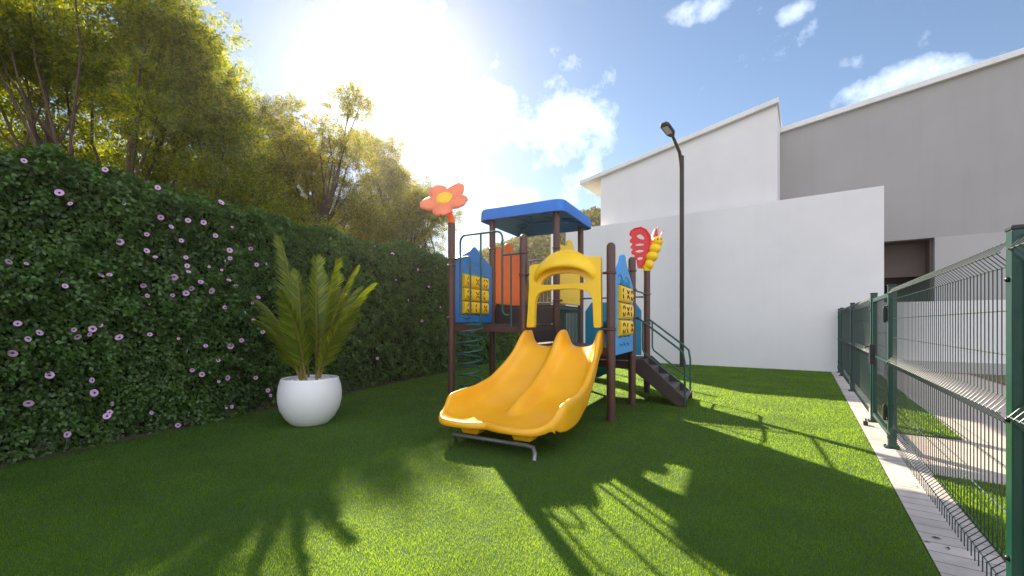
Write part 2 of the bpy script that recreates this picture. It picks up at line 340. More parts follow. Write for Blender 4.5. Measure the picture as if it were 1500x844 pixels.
# ------------------------------------------------------------------ hill
def hill():
    mb = MB(); rows = []
    YT = [(-200,470),(560,400),(690,366),(740,346),(800,322),(850,302),(885,297),(960,300),(1150,330),(1500,400),(2000,470)]
    def ytop(px):
        for (a, va), (b, vb) in zip(YT, YT[1:]):
            if a <= px <= b: return va+(vb-va)*(px-a)/(b-a)
        return 470
    for j in range(36):
        v = j/27; row = []
        for i in range(110):
            px = -200+2200*i/109; b = 48+v*48; zt = (475-ytop(px))/620*96*.93+.5
            z = zt*(math.sin(min(1, v)*math.pi/2)**1.3 if v <= 1 else math.cos((v-1)*4.6)) + .8*mnoise.noise(Vector((i*.31, j*.5, 0)))-.7
            row.append(W((px-750)/620*b, b, max(z, -1.0)))
        rows.append(row)
    mb.grid(rows); o = mb.build('hill', 'dirt'); o['kind'] = 'structure'
    P = []
    for _ in range(6500):
        i = random.uniform(38, 62); j = random.uniform(0, 29); i0, j0 = int(i), int(j)
        p = rows[j0][i0].lerp(rows[j0][i0+1], i-i0).lerp(rows[j0+1][i0].lerp(rows[j0+1][i0+1], i-i0), j-j0); P.append(p)
    P = np.array(P); n = 30; C = np.repeat(P, n, 0); rr = np.repeat(rng.uniform(.45, 1.35, len(P)), n)
    dirs = unit(rng.normal(0, 1, (len(C), 3))); dirs[:,2] = np.abs(dirs[:,2])
    Pp = C+dirs*rr[:,None]*rng.uniform(.7, 1.05, (len(C), 1))*np.array([1,1,.85])
    L = rr*.5; V = leaves(Pp, unit(dirs+rng.normal(0,.7,dirs.shape)), dirs, L, L*.8, .5)
    o = quads_mesh('hillside_trees', V, 'hilltree'); tag(o, 'distant olive green trees covering the hillside behind the playground', 'trees'); o['kind'] = 'stuff'
hill()

# ------------------------------------------------------------------ buildings
def quadwall(name, label):
    pass
bw = MB(); bw.box((-3.385,16.67+.11,2.70), (10.61,.22,5.86))
o = bw.build('boundary_wall', 'wall', smooth=0, bevel=.012); tag(o, 'long plain white plaster wall at the end of the lawn', 'wall')
# upper white volume, mono-pitch
b1 = thing('white_building', 'white plaster building with a sloping roof edge rising above the long wall', 'building', (-4,17.1,0))
def wp(mb, o, pts, th): mb.prism(pts, o, (1,0,0), (0,0,1), th)
def roofz(x): return 7.80+(x+7.23)*.192
mb = MB(); x0, x1 = -7.23+4, -.80+4
f0, f1 = roofz(-7.23)-.02, roofz(-.80)-.02
mb.add([(x0,0,-.1),(x1,0,-.1),(x1,0,f1),(x0,0,f0),(x0,9,-.1),(x1,9,-.1),(x1,9,f1),(x0,9,f0)], [(0,1,2,3),(5,4,7,6),(4,0,3,7),(1,5,6,2),(3,2,6,7),(0,4,5,1)])
mb.build('wall', 'wall', b1, smooth=0)
mb = MB(); xa = -8.15+4; za = roofz(-8.15)
mb.add([(xa,-.16,za-.02),(x1+.05,-.16,f1+.02),(x1+.05,-.16,f1+.20),(xa,-.16,za+.16),(xa,9,za-.02),(x1+.05,9,f1+.02),(x1+.05,9,f1+.20),(xa,9,za+.16)], [(0,1,2,3),(5,4,7,6),(4,0,3,7),(1,5,6,2),(3,2,6,7),(0,4,5,1)])
mb.build('roof', 'fascia', b1, smooth=0, bevel=.02)
mb = MB(); mb.tube([(x1-.09, -.06, 5.0), (x1-.09, -.06, f1-.25)], .022)
# grey wing
b2 = thing('grey_building', 'large taupe grey building wing with a pale sloping roof edge and a recessed entrance', 'building', (2,19,0))
gx = lambda x: x-2
def groof(x): return 8.72+(x+.786)*.124
mb = MB()
def panel(mb, xa, xb, za, zb, zc=None, y0=0, y1=.3):     # wall slab, top may slope za..(zb at xa, zc at xb)
    zc = zb if zc is None else zc
    mb.add([(gx(xa),y0,za),(gx(xb),y0,za),(gx(xb),y0,zc),(gx(xa),y0,zb),(gx(xa),y1,za),(gx(xb),y1,za),(gx(xb),y1,zc),(gx(xa),y1,zb)], [(0,1,2,3),(5,4,7,6),(4,0,3,7),(1,5,6,2),(3,2,6,7),(0,4,5,1)])
panel(mb, -1.6, 14, 4.30, groof(-1.6), groof(14)); panel(mb, -1.6, 1.35, -.1, 4.30)
mb.build('wall', 'wallgrey', b2, smooth=0)
mb = MB(); panel(mb, 3.42, 14, -.1, 4.297, y0=-.02, y1=.28); mb.build('lower_wall', 'walllow', b2, smooth=0)
mb = MB(); panel(mb, -1.65, 14.1, 0, 0)
mb = MB(); mb.add([(gx(-1.65),-.14,groof(-1.65)),(gx(14.1),-.14,groof(14.1)),(gx(14.1),-.14,groof(14.1)+.19),(gx(-1.65),-.14,groof(-1.65)+.19),(gx(-1.65),9,groof(-1.65)),(gx(14.1),9,groof(14.1)),(gx(14.1),9,groof(14.1)+.19),(gx(-1.65),9,groof(-1.65)+.19)], [(0,1,2,3),(5,4,7,6),(4,0,3,7),(1,5,6,2),(3,2,6,7),(0,4,5,1)])
mb.build('roof', 'fascia', b2, smooth=0, bevel=.02)
mb = MB(); mb.box((gx(5),4.5,2.0),(.2,.2,.2))
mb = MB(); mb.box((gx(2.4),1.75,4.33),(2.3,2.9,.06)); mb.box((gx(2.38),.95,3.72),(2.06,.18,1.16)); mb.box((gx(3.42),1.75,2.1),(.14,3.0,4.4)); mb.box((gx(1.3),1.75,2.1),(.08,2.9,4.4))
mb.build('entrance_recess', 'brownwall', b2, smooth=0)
mb = MB(); mb.box((gx(2.4),3.22,2.1),(2.4,.12,4.3)); o = mb.build('entrance_back_wall', 'walllow', b2, smooth=0)
mb = MB(); mb.box((gx(2.95),3.12,1.4),(.95,.06,3.2)); mb.build('door', 'darkwall', b2, smooth=0, bevel=.01)
mb = MB(); mb.box((0,0,1.1),(6.9,.2,2.24)); o = mb.build('garden_wall', 'wall', smooth=0, bevel=.01); o.location = (5.0,18.6,0)
tag(o, 'low white garden wall behind the wire fence in front of the grey building', 'wall')
mb = MB(); mb.box((0,-.14,.17),(6.9,.07,.34)); mb.build('plinth', 'walllow', o, smooth=0, bevel=.01)

def haze_box():
    mb = MB(); mb.box((-20,40,12.3),(520,520,26.6)); o = mb.build('haze', 'white', smooth=0); o.data.materials.clear()
    m = bpy.data.materials.new('haze_air'); m.use_nodes = True; t = m.node_tree; t.nodes.clear()
    v = nn(t, 'ShaderNodeVolumePrincipled', i_Density=HAZE, i_Anisotropy=.80); v.inputs['Color'].default_value = (1,.93,.82,1)
    ou = nn(t, 'ShaderNodeOutputMaterial'); t.links.new(v.outputs[0], ou.inputs['Volume']); o.data.materials.append(m)
    tag(o, 'warm hazy air filling the whole scene under the low sun', 'haze'); o['kind'] = 'stuff'
HAZE = .00050
haze_box()

# ------------------------------------------------------------------ street lamp
lp = W(6.02, 15.0); lt = thing('street_lamp', 'tall dark brown street lamp standing in front of the white wall', 'street lamp', (lp.x, lp.y, 0))
mb = MB(); mb.box((0,0,3.73),(.13,.13,7.46)); mb.build('pole', 'lamp', lt, smooth=0, bevel=.012)
mb = MB(); mb.box((0,0,.02),(.34,.34,.04)); mb.build('base_plate', 'lamp', lt, smooth=0, bevel=.006)
ax = -CR*.78-CF*.62
tip = Vector((ax.x*.62, ax.y*.62, 8.02))
mb = MB(); mb.tube([(0,0,6.75),(ax.x*.06,ax.y*.06,7.2),(ax.x*.16,ax.y*.16,7.55),tip], [.05,.06,.06,.05], 8); mb.tube([(0,0,7.4),(ax.x*.14,ax.y*.14,7.5)], .05, 8)
mb.build('arm', 'lamp', lt)
hd = Vector((ax.x, ax.y, .46)).normalized(); hs = hd.cross(Vector((0,0,1))).normalized(); hn = hs.cross(hd)
rot = Matrix((hd, hs, hn)).transposed()
mb = MB(); mb.prism([(-.28,-.07),(-.14,-.15),(.26,-.16),(.36,-.10),(.36,.10),(.26,.16),(-.14,.15),(-.28,.07)], tip+hd*.25, hd, hs, .10)
o = mb.build('lamp_head', 'lamp', lt, smooth=0, bevel=.02)
mb = MB(); mb.box(tip+hd*.32-hn*.056, (.34,.2,.02), rot); mb.build('lens', 'lens', o, smooth=0, bevel=.005)
# slim pale pole far behind the playground
pp = W(1.66, 17.6); mb = MB(); mb.tube([(0,0,0),(0,0,5.3)], .05, 10); mb.lathe([(.12,0),(.12,.03),(.07,.04),(.06,.12)], n=16)
o = mb.build('pole', 'white'); o.location = (pp.x, pp.y, 0); tag(o, 'slim white pole standing behind the playground canopy by the wall end', 'pole')

# ------------------------------------------------------------------ wire fence and gate
FX = .86
fence = thing('mesh_fence', 'long dark green wire mesh fence on square posts beside the paved strip', 'fence', (FX, 8, 0))
def post(y, parent, h=1.96, x=0, name='fence_post', oy=8, w=.08):
    mb = MB(); mb.box((x, y-oy, h/2), (w, w, h)); p = mb.build(name, 'green', parent, smooth=0, bevel=.006)
    mb = MB(); mb.box((x, y-oy, h+.008), (w+.008, w+.008, .022)); mb.build('post_cap', 'black', p, smooth=0, bevel=.005)
    mb = MB(); mb.box((x, y-oy, .006), (.15, .15, .01)); 
    for sx in (-1,1):
        for sy in (-1,1): mb.lathe([(.011,.01),(.011,.028),(.006,.032)], (x+sx*.058, y-oy+sy*.058, 0), 6)
    mb.build('foot_plate', 'green', p, smooth=0)
    for z in (.35, 1.03, 1.72): mb = MB(); mb.ell((x-w/2-.004, y-oy, z), (.012,.014,.014), 8, 6); mb.build('bolt', 'black', p)
    return p
for y in (-.3, 3.10, 6.83, 8.50, 12.1, 15.5, 16.52): post(y, fence)
prof = [(0,1.93),(-.055,1.865),(0,1.80),(0,1.12),(-.055,1.05),(0,.98),(0,.27),(-.055,.21),(-.055,.13)]
def wires(y0, y1, parent, oy=8, prof=prof, hz=None, x=0):
    mb = MB(); n = int((y1-y0)/.0655); r = .0031
    for i in range(n+1):
        y = y0+(y1-y0)*(i+.5)/(n+1)-oy
        mb.tube([(x+a, y, z) for a, z in prof], r, 5, cap=False)
    o = mb.build('wire_panel', 'wire', parent, smooth=60)
    mb = MB()
    for z, a in hz or [(1.93,0),(1.865,-.055),(1.80,0),(1.57,0),(1.34,0),(1.12,0),(1.05,-.055),(.98,0),(.75,0),(.51,0),(.27,0),(.21,-.055)]:
        mb.tube([(x+a+.006, y0-oy, z), (x+a+.006, y1-oy, z)], .0040, 6)
    mb.build('cross_wires', 'wirep', o, smooth=60)
    return o
for a, b in ((-.25,3.08),(3.18,6.78),(8.55,12.05),(12.15,15.45),(15.55,16.48)): wires(a, b, fence)
gate = thing('gate', 'green framed wire gate with lock box and hinges in the mesh fence', 'gate', (FX, 7.6, 0))
oy = 7.6
mb = MB()
for y in (6.93, 8.38): mb.box((0, y-oy, 1.0), (.055,.055,1.78))
for z in (.14, 1.86): mb.box((0, 7.655-oy, z), (.05,1.395,.055))
mb.box((0, 7.655-oy, 1.02), (.03,1.395,.03))
mb.build('gate_frame', 'green', gate, smooth=0, bevel=.005)
wires(6.97, 8.34, gate, oy, [(0,1.83),(0,.17)], [(z,0) for z in (1.6,1.38,1.2,.85,.62,.4)])
mb = MB(); mb.box((-.035, 8.33-oy, 1.05), (.07,.14,.30)); lk = mb.build('lock_box', 'black', gate, smooth=0, bevel=.008)
mb = MB(); mb.tube([(-.06, 8.34-oy, 1.16),(-.12, 8.34-oy, 1.16),(-.13, 8.30-oy,1.16),(-.13, 8.14-oy, 1.15)], .011, 8); mb.build('handle', 'black', lk)
for z in (.42, 1.62):
    mb = MB(); mb.box((-.055, 6.885-oy, z), (.05,.07,.16)); mb.tube([(-.06, 6.885-oy, z-.1),(-.06, 6.885-oy, z+.1)], .014, 8); mb.build('hinge', 'black', gate, smooth=30, bevel=.003)
mb = MB(); mb.box((-.13, 8.15-oy, .03), (.05,.10,.05)); mb.tube([(-.13,8.1-oy,.05),(-.13,8.1-oy,.11)], .01, 8); mb.build('gate_stop', 'black', gate, smooth=30)

for i, (px_, py_) in enumerate(((1371,790),(1389,805),(1359,796),(1392,722))):
    d_ = ray(px_, py_); p_ = d_*(1.5/-d_.z); mb = MB()
    mb.add([(-.03,0,.004),(-.008,.013,.012),(.02,.010,.010),(.034,0,.004),(.018,-.012,.009),(-.010,-.011,.006)], [(0,1,2,3),(0,3,4,5)])
    lf = mb.build('fallen_leaf', 'bark', smooth=0, solid=.001); lf.location = (min(p_.x, .84), p_.y, .006); lf.rotation_euler = (0,0,i*1.7); lf.scale = (.8-.1*i,)*3
    tag(lf, ('dry brown leaf on the paved strip, largest of the near cluster', 'dry brown leaf on the paved strip nearest the fence post in front', 'small dry leaf touching the lawn edge of the paved strip', 'tiny dry leaf lying alone further along the paved strip')[i], 'leaf', 'dry leaves on the paved strip')

# ------------------------------------------------------------------ planter and palm
pc = W(-3.06, 6.42)
pot = thing('planter', 'round white ceramic planter standing on the lawn before the hedge', 'planter', (pc.x, pc.y, 0))
prof_p = [(.02,0),(.24,0),(.265,.015),(.345,.10),(.415,.23),(.445,.36),(.446,.47),(.430,.59),(.405,.665),(.402,.685),(.392,.692),(.378,.68),(.380,.60),(.380,.56),(.02,.56)]
mb = MB(); mb.lathe(prof_p, n=48); mb.build('pot', 'pot', pot, smooth=50)
mb = MB()
for i in range(420):
    a = random.uniform(0, 6.283); r = .37*math.sqrt(random.random()); s = random.uniform(.016, .034)
    mb.ell((r*math.cos(a), r*math.sin(a), .615+random.uniform(0,.04)+.02*(1-r/.37)), (s, s*random.uniform(.7,1), s*.7), 7, 5)
mb.lathe([(.01,.57),(.38,.57),(.38,.6),(.01,.6)], n=24)
o = mb.build('pebbles', 'pebble', pot); o['kind'] = 'stuff'
palm = thing('palm', 'young palm with upright feathery yellow green fronds growing in the white planter', 'palm', (pc.x, pc.y, .6))
def frond(tip, base, bend, lw=.33, n=58):
    """tip/base: local points; bend outward sag direction"""
    tip = Vector(tip); base = Vector(base)
    ctrl = base.lerp(tip, .55)+Vector((0,0,bend))+Vector(((base.x-tip.x)*.22,(base.y-tip.y)*.22,0))
    pts = [(base*(1-t)**2+ctrl*2*t*(1-t)+tip*t*t) for t in [i/24 for i in range(25)]]
    mb = MB(); mb.tube(pts, [.016*(1-i/24)+.003 for i in range(25)], 6)
    fr = mb.build('frond_stem', 'palmstem', palm)
    P, D, N, L, Wd = [], [], [], [], []
    for i in range(n):
        t = .16+.84*i/(n-1); f = t*24; k_ = min(int(f), 23); p = pts[k_].lerp(pts[k_+1], f-k_); tg = (pts[k_+1]-pts[k_]).normalized()
        side = tg.cross(Vector((tip.x, tip.y, .35))).normalized()
        if side.length < .5: side = Vector((1,0,0))
        upv = side.cross(tg).normalized()
        env = (math.sin(math.pi*min(1, .12+t*.95))**.55) if t < .85 else (1.03-t)*2.6+.25
        env = max(.25, min(1, env))
        for s in (-1, 1):
            d = side*s*.95+tg*(.62+.6*t)+upv*.38+Vector((random.gauss(0,.05), random.gauss(0,.05), random.gauss(0,.05)))
            P.append(p); D.append(d); N.append(upv*1.0+side*s*-.3); L.append(lw*env*random.uniform(.88,1.06)); Wd.append(.031*random.uniform(.8,1.2))
    V = leaves(np.array(P), np.array(D), np.array(N), np.array(L), np.array(Wd), .3)
    quads_mesh('frond', V, 'palm', fr)
def cl(a, b, z):          # photographer-right, away, up (local to palm)
    p = CR*a+CF*b; return (p.x, p.y, z)
tips = [(-.52,.1,2.22),(-.25,-.3,1.35),(.02,.15,1.92),(.40,0,1.86),(.66,.1,1.78),(.92,.0,1.50),(.74,-.25,1.05),(-.72,-.1,1.25),(-.84,.2,1.02),(-.5,.5,1.7),(.15,.6,1.7),(.5,.6,1.5),
        (-.1,-.5,1.2),(-.55,-.4,.95),(-.25,.1,1.7)]
for i, (a, b, z) in enumerate(tips):
    an = math.atan2(b, a)+random.uniform(-.3,.3)
    frond(cl(a, b, z), cl(.13*math.cos(an), .13*math.sin(an), 0), random.uniform(.18,.3), .30+.06*random.random())

# ------------------------------------------------------------------ hedge with morning glory
def fbm(P, f):
    return np.array([mnoise.fractal(Vector(p)*f, 1.0, 2.0, 3) for p in P])
hedge = thing('flowering_hedge', 'tall dark green creeper hedge dotted with lilac morning glory flowers', 'hedge', (HP.x, HP.y, 0))
HY0, HY1 = -5.0, 17.6            # distance along hedge
def htop(s): return 3.42+.018*s+.10*math.sin(s*.9)+.05*math.sin(s*2.7)
mb = MB(); rows = []
for i in range(100):
    s = HY0+(HY1-HY0)*i/99; row = []
    H = htop(s)-.12
    for (d, z) in [(-.22,0),(-.20,.5),(-.18,1.2),(-.18,2.2),(-.2,H-.6),(-.3,H-.25),(-.5,H-.05),(-.8,H),(-1.2,H-.05),(-1.5,H-.4),(-1.6,H-1.2),(-1.6,0)]:
        nzv = .1*mnoise.noise(Vector((s*1.7, z*1.7, d)))
        p = HD*s+HN*(d+nzv)
        row.append((p.x, p.y, z+.5*nzv))
    rows.append(row)
mb.grid(rows); mb.build('branches', 'hedgecore', hedge)
def hedge_leaves(n, s0, s1, size, m, seed, clumpthr=-9, dd=0):
    g = np.random.default_rng(seed); s = g.uniform(s0, s1, n); q = g.uniform(0, 1, n)
    hh = np.array([htop(x) for x in s])
    # contour: front (0..H-.35), round shoulder, top
    Lf = hh-.35; tot = Lf+.55+.75; c = q*tot
    D0 = np.zeros(n); Z = np.zeros(n); ny = np.zeros(n); nzz = np.zeros(n)
    f = c < Lf; Z[f] = c[f]; ny[f] = 1
    a = (~f) & (c < Lf+.55); th = (c[a]-Lf[a])/.55*np.pi/2; D0[a] = -.35*(1-np.cos(th)); Z[a] = Lf[a]+.35*np.sin(th); ny[a] = np.cos(th); nzz[a] = np.sin(th)
    b = (~f) & (~a); D0[b] = -.35-(c[b]-Lf[b]-.55); Z[b] = hh[b]; nzz[b] = 1
    nb = fbm(np.stack([s, D0, Z], 1), 1.3); nb2 = fbm(np.stack([s, D0, Z], 1)+7.7, 4.5)
    nb0 = fbm(np.stack([s, D0, Z], 1)+3.1, .55); off = .15*nb0+.11*nb+.09*nb2-np.abs(g.normal(0, .05, n))+dd
    keep = (nb2+.6*nb > clumpthr)
    Nl = np.stack([HN.x*ny, HN.y*ny, nzz], 1)
    base = np.stack([HD.x*s+HN.x*D0, HD.y*s+HN.y*D0, Z], 1)+Nl*off[:,None]
    base[:,2] = np.maximum(base[:,2], .02)
    dr = Nl*.45+np.array([0,0,-.65])+g.normal(0, .55, (n,3)); nrm = Nl+np.array([0,0,.5])+g.normal(0, .45, (n,3))
    L = size*g.uniform(.65, 1.25, n); V = leaves(base, dr, nrm, L, L*.72, .38)
    return V[keep]
quads_mesh('foliage', np.concatenate([hedge_leaves(125000, HY0, 4, .056, 'h', 1), hedge_leaves(100000, 4, HY1, .074, 'h', 2)]), 'hedge', hedge)
quads_mesh('young_foliage', np.concatenate([hedge_leaves(34000, HY0, 4, .058, 'h', 3, .22, .03), hedge_leaves(24000, 4, HY1, .08, 'h', 4, .22, .03)]), 'hedgey', hedge)
# dead twigs and runners at the foot
mb = MB()
for i in range(170):
    s = random.uniform(HY0, HY1*.7); p = HD*s+HN*random.uniform(-.15,.12); q = p+HD*random.uniform(-.22,.22)+HN*random.uniform(-.08,.14)
    mb.tube([(p.x,p.y,random.uniform(.02,.12)), ((p.x+q.x)/2,(p.y+q.y)/2,random.uniform(.05,.2)), (q.x,q.y,random.uniform(.01,.1))], .004, 4)
mb.build('dry_runners', 'bark', hedge)['kind'] = 'stuff'
fl = [(141,166),(57,90),(167,192),(208,97),(250,111),(375,154),(295,192),(382,225),(407,247),(447,232),(484,237),(526,189),(552,248),(596,299),(349,265),(349,304),(285,283),(369,319),(431,280),(442,320),(512,268),(546,303),(547,322),(535,328),(527,350),(497,342),(477,378),(448,354),(414,367),(560,388),(544,374),(503,400),(455,394),(442,405),(410,410),(341,387),(350,411),(355,430),(21,330),(63,335),(155,388),(240,362),(260,361),(42,477),(67,514),(94,499),(30,548),(176,492),(184,509),(220,490),(213,503),(238,481),(283,510),(356,503),(424,513),(444,542),(489,530),(519,565),(548,531),(574,517),(535,439),(583,451),(603,470),(625,497),(600,428),(614,415),(118,600),(219,612),(224,642),(68,667),(160,741),(266,668),(261,688),(254,697),(360,689),(423,719),(457,588),(480,598),(520,615),(541,606),(608,606),(637,636),(643,648),(551,675),(538,678),(610,337),(633,335),(445,340)]
fpx = [(x/1.6225, 180+y/1.6225) for x, y in fl]+[(553,525),(575,372),(612,395),(522,352),(560,360),(628,420),(640,392),(598,440),(645,450),(505,430),(618,470),(580,410)]
mb = MB(); pf = []
nf = 20
rw = []
for r_, z_ in ((.002,-.022),(.005,-.014),(.0105,-.004),(.027,.006),(.036,.003)):
    rw.append([(r_*(1+(.05*math.cos(5*2*math.pi*k/nf) if r_ > .02 else 0))*math.cos(2*math.pi*k/nf), r_*math.sin(2*math.pi*k/nf), z_) for k in range(nf+1)])
mbp = MB(); mbp.grid(rw[2:]); mbt = MB(); mbt.grid(rw[:3])
proto = None
for i, (x, y) in enumerate(fpx):
    d = ray(x, y); o3 = Vector((0,0,1.5)); den = d.dot(HN); t = (HP.dot(HN)+.09)/den; p = o3+d*t
    s = (p-HP).dot(HD); zt = htop(s)
    if p.z > zt-.12: p = p-HN*.22; p.z = min(p.z, zt+.03)
    loc = p-HP; nb = mnoise.fractal(Vector((s, 0, p.z))*1.3, 1.0, 2.0, 3); nb2 = mnoise.fractal((Vector((s, 0, p.z))+Vector((7.7,7.7,7.7)))*4.5, 1.0, 2.0, 3)
    shift = .15*mnoise.fractal((Vector((s, 0, p.z))+Vector((3.1,3.1,3.1)))*.55, 1.0, 2.0, 3)+.11*nb+.09*nb2-.02
    t2 = (HP.dot(HN)+max(shift, -.02)+.05)/den; 
    if p.z <= zt-.12: p = o3+d*t2; 
    if proto is None:
        ob = mbp.build('flower', 'petal', hedge, smooth=60); th_ = mbt.build('throat', 'throat', ob, smooth=60); proto = (ob, th_)
    else:
        ob = copyobj(proto[0], hedge); th_ = copyobj(proto[1], ob)
    nrm = (HN+Vector((0,-.35,.15))+Vector((random.gauss(0,.35), random.gauss(0,.4), random.gauss(0,.35)))).normalized()
    ob.location = p-Vector((HP.x,HP.y,0)); ob.rotation_euler = nrm.to_track_quat('Z','Y').to_euler()
    sc = random.choice((.55,.75,.85,.95,1.05,1.2))*random.uniform(.92,1.08)*(1.0+.012*max(0, s)); ob.scale = (sc, sc, sc)

# ------------------------------------------------------------------ trees behind the hedge
def tree(name, label, cat, a, b, trunk_h, ells, mname, seed, leafL=.13, per=11, group='trees behind the hedge', forks=3, tr=.16):
    g = np.random.default_rng(seed); rnd = random.Random(seed)
    base = W(a, b); t = thing(name, label, cat, (base.x, base.y, 0), 0, group)
    mb = MB(); heads = []
    for k in range(forks):
        an = 2*math.pi*k/forks+rnd.uniform(-.4,.4); r = rnd.uniform(.25,.6)*(trunk_h/4)
        p0 = Vector((.12*math.cos(an), .12*math.sin(an), 0)); p3 = Vector((r*math.cos(an)*1.6, r*math.sin(an)*1.6, trunk_h*rnd.uniform(.85,1.1)))
        pts = [p0, p0.lerp(p3,.35)+Vector((rnd.gauss(0,.08),rnd.gauss(0,.08),.15)), p0.lerp(p3,.7)+Vector((rnd.gauss(0,.1),rnd.gauss(0,.1),.1)), p3]
        mb.tube(pts, [tr, tr*.85, tr*.7, tr*.55], 9); heads.append(p3)
    C = []; RAD = []
    for (ea, eb, ez, ra, rb, rz, nc, cr) in ells:
        c = W(ea, eb, ez)-base
        for _ in range(nc):
            d = Vector((g.normal(), g.normal(), g.normal())).normalized(); rr = g.uniform(.35, 1.0)**.6
            q = CR*(d.x*ra*rr)+CF*(d.y*rb*rr)+Vector((0,0,d.z*rz*rr)); C.append(c+q*(1.0 if g.random() > .18 else 1.22)); RAD.append(cr*g.uniform(.5,1.15))
    for c, rad in zip(C, RAD):
        if rnd.random() > .38: continue
        hN = min(heads, key=lambda h_: (h_-c).length); m1 = hN.lerp(c,.4)+Vector((rnd.gauss(0,.15),rnd.gauss(0,.15),-.12)); m2 = hN.lerp(c,.75)+Vector((rnd.gauss(0,.1),rnd.gauss(0,.1),.05))
        mb.tube([hN, m1, m2, c], [tr*.38, tr*.26, tr*.16, .012], 6)
    mb.build('trunk', 'bark', t)
    P, D, N, L = [], [], [], []
    for c, rad in zip(C, RAD):
        ns = int(150*(rad/.6)**2*(.55 if rnd.random() < .35 else 1.15))
        dv = unit(g.normal(0,1,(ns,3))); rr = g.uniform(.25,1,(ns,1))**.5*rad; o_ = np.array(c)+dv*rr*np.array([1,1,.72])
        ax_ = unit(dv+np.array([0,0,.25])+g.normal(0,.5,(ns,3))); sd = unit(np.cross(ax_, g.normal(0,1,(ns,3)))); tl = g.uniform(.22,.42,(ns,1))*(leafL/.13)
        for k in range(per):
            u = (k+1)/per; sgn = 1 if k % 2 else -1
            P.append(o_+ax_*tl*u+np.array([0,0,-.10])*u*u*tl); D.append(ax_*.75+sd*sgn*.8+np.array([0,0,-.15])); N.append(np.cross(ax_, sd)+g.normal(0,.25,(ns,3))); L.append(leafL*g.uniform(.7,1.15,ns)*(1-.35*u))
    P, D, N, L = map(np.concatenate, (P, D, N, L))
    quads_mesh('crown', leaves(P, D, N, L, L*.34, .45), mname, t)
    return t
# (right, away, height, radii..., clumps, clump radius)
tree('tree', 'tallest tree at the far left with feathery yellow green foliage and several dark trunks', 'tree', -8.6, 9.2, 3.2,
     [(-11.2,8.6,5.6,1.7,1.6,2.6,34,.62),(-9.2,9.0,8.0,2.6,1.8,1.5,44,.62),(-7.4,9.3,6.9,1.0,1.3,1.6,26,.52),(-8.6,10.0,3.9,2.0,1.0,.7,14,.45),(-9.8,11.2,6.6,2.4,1.0,2.2,26,.6)], 'treea', 11, .145, 9, forks=6, tr=.11)
tree('tree', 'lower rounded tree with fine yellow green leaves right beside the tallest tree', 'tree', -7.2, 10.0, 3.0,
     [(-7.2,10.0,5.3,1.25,1.2,1.5,40,.5),(-8.6,10.4,4.6,1.2,1.0,1.0,18,.45),(-6.5,10.3,4.2,.8,1.0,.8,12,.42)], 'treea', 12, .12, 9, forks=4, tr=.09)
tree('tree', 'mid distance olive tree with an uneven crown behind the hedge centre', 'tree', -6.8, 14.2, 4.2,
     [(-7.6,14.2,6.9,1.25,1.5,2.0,40,.55),(-5.5,14.0,7.5,.75,1.0,1.8,22,.42),(-6.4,14.0,4.9,2.2,1.2,.9,22,.55)], 'treeb', 13, .13, 9, tr=.13)
tree('tree', 'slim tree with a pointed bright crown just left of the sun glow', 'tree', -7.4, 24, 7,
     [(-7.4,24,10.6,1.0,1.2,1.3,11,.7),(-7.0,24,8.3,1.9,1.4,1.9,18,.75)], 'treeb', 14, .19, 9, tr=.18)
tree('tree', 'small rounded tree nearest the flower topped playground post', 'tree', -4.0, 18.0, 3.6,
     [(-3.9,18.0,6.1,1.3,1.2,1.3,28,.55),(-4.9,18.0,5.2,1.4,1.2,1.3,24,.55)], 'treeb', 15, .13, 8, tr=.12)
tree('tree', 'broad shaded tree filling the gap behind the two nearest trees', 'tree', -9.6, 16.5, 3.5,
     [(-9.8,16.5,6.0,2.3,1.3,2.6,46,.7),(-7.2,17.5,4.6,1.8,1.0,1.3,24,.6)], 'treeb', 18, .15, 8, tr=.13)
tree('bush', 'low pale green bush showing between the trees over the hedge top', 'bush', -6.4, 12.0, 1.6,
     [(-6.6,12.0,3.6,1.7,.8,1.0,26,.5)], 'treea', 16, .11, 8, group=None, tr=.05)
tree('tree', 'dark dense tree at the left edge behind the hedge', 'tree', -13.5, 10.5, 3.2,
     [(-13.2,10.5,5.5,1.8,1.6,3.0,46,.75)], 'treea', 17, .14, 8, tr=.15)


# ------------------------------------------------------------------ playground
pw = W(.906, 8.61)
PG = thing('playground_set', 'brown post play structure with yellow double slide, blue canopy, panels, flower and butterfly', 'playground', (pw.x, pw.y, 0), R(7.0))
G = 1.51; Hg = 1.52
PR = .068
def ring(mb, x, y, z, r=PR+.014, h=.045):
    mb.lathe([(r-.012,z-h/2),(r,z-h/2+.008),(r,z+h/2-.008),(r-.012,z+h/2)], (x,y,0), 20)
def clamp(p, x, y, z, ang):
    mb = MB(); ring(mb, x, y, z)
    dx, dy = math.cos(ang), math.sin(ang); mb.tube([(x+dx*PR, y+dy*PR, z), (x+dx*(PR+.06), y+dy*(PR+.06), z)], .02, 8)
    mb.build('clamp', 'brown', p)
def gpost(x, y, top, dome=True, clamps=()):
    mb = MB(); prof = [(PR+.02,0),(PR+.02,.012),(PR,.016),(PR,top-.07)]
    prof += [(PR*math.cos(t), top-.07+PR*math.sin(t)) for t in (R(15),R(35),R(55),R(75),R(88))] if dome else [(PR,top)]
    mb.lathe(prof, (x,y,0), 24); p = mb.build('post', 'brown', PG)
    for z, a in clamps: clamp(p, x, y, z, a)
    return p
E_, N_, W_, S_ = 0, math.pi/2, math.pi, -math.pi/2
gpost(-G,-Hg,3.40,False,((2.72,E_),(1.62,N_),(2.6,N_)))            # flower post
gpost(0,-Hg,3.05,True,((2.72,W_),(2.35,E_),(1.42,E_)))
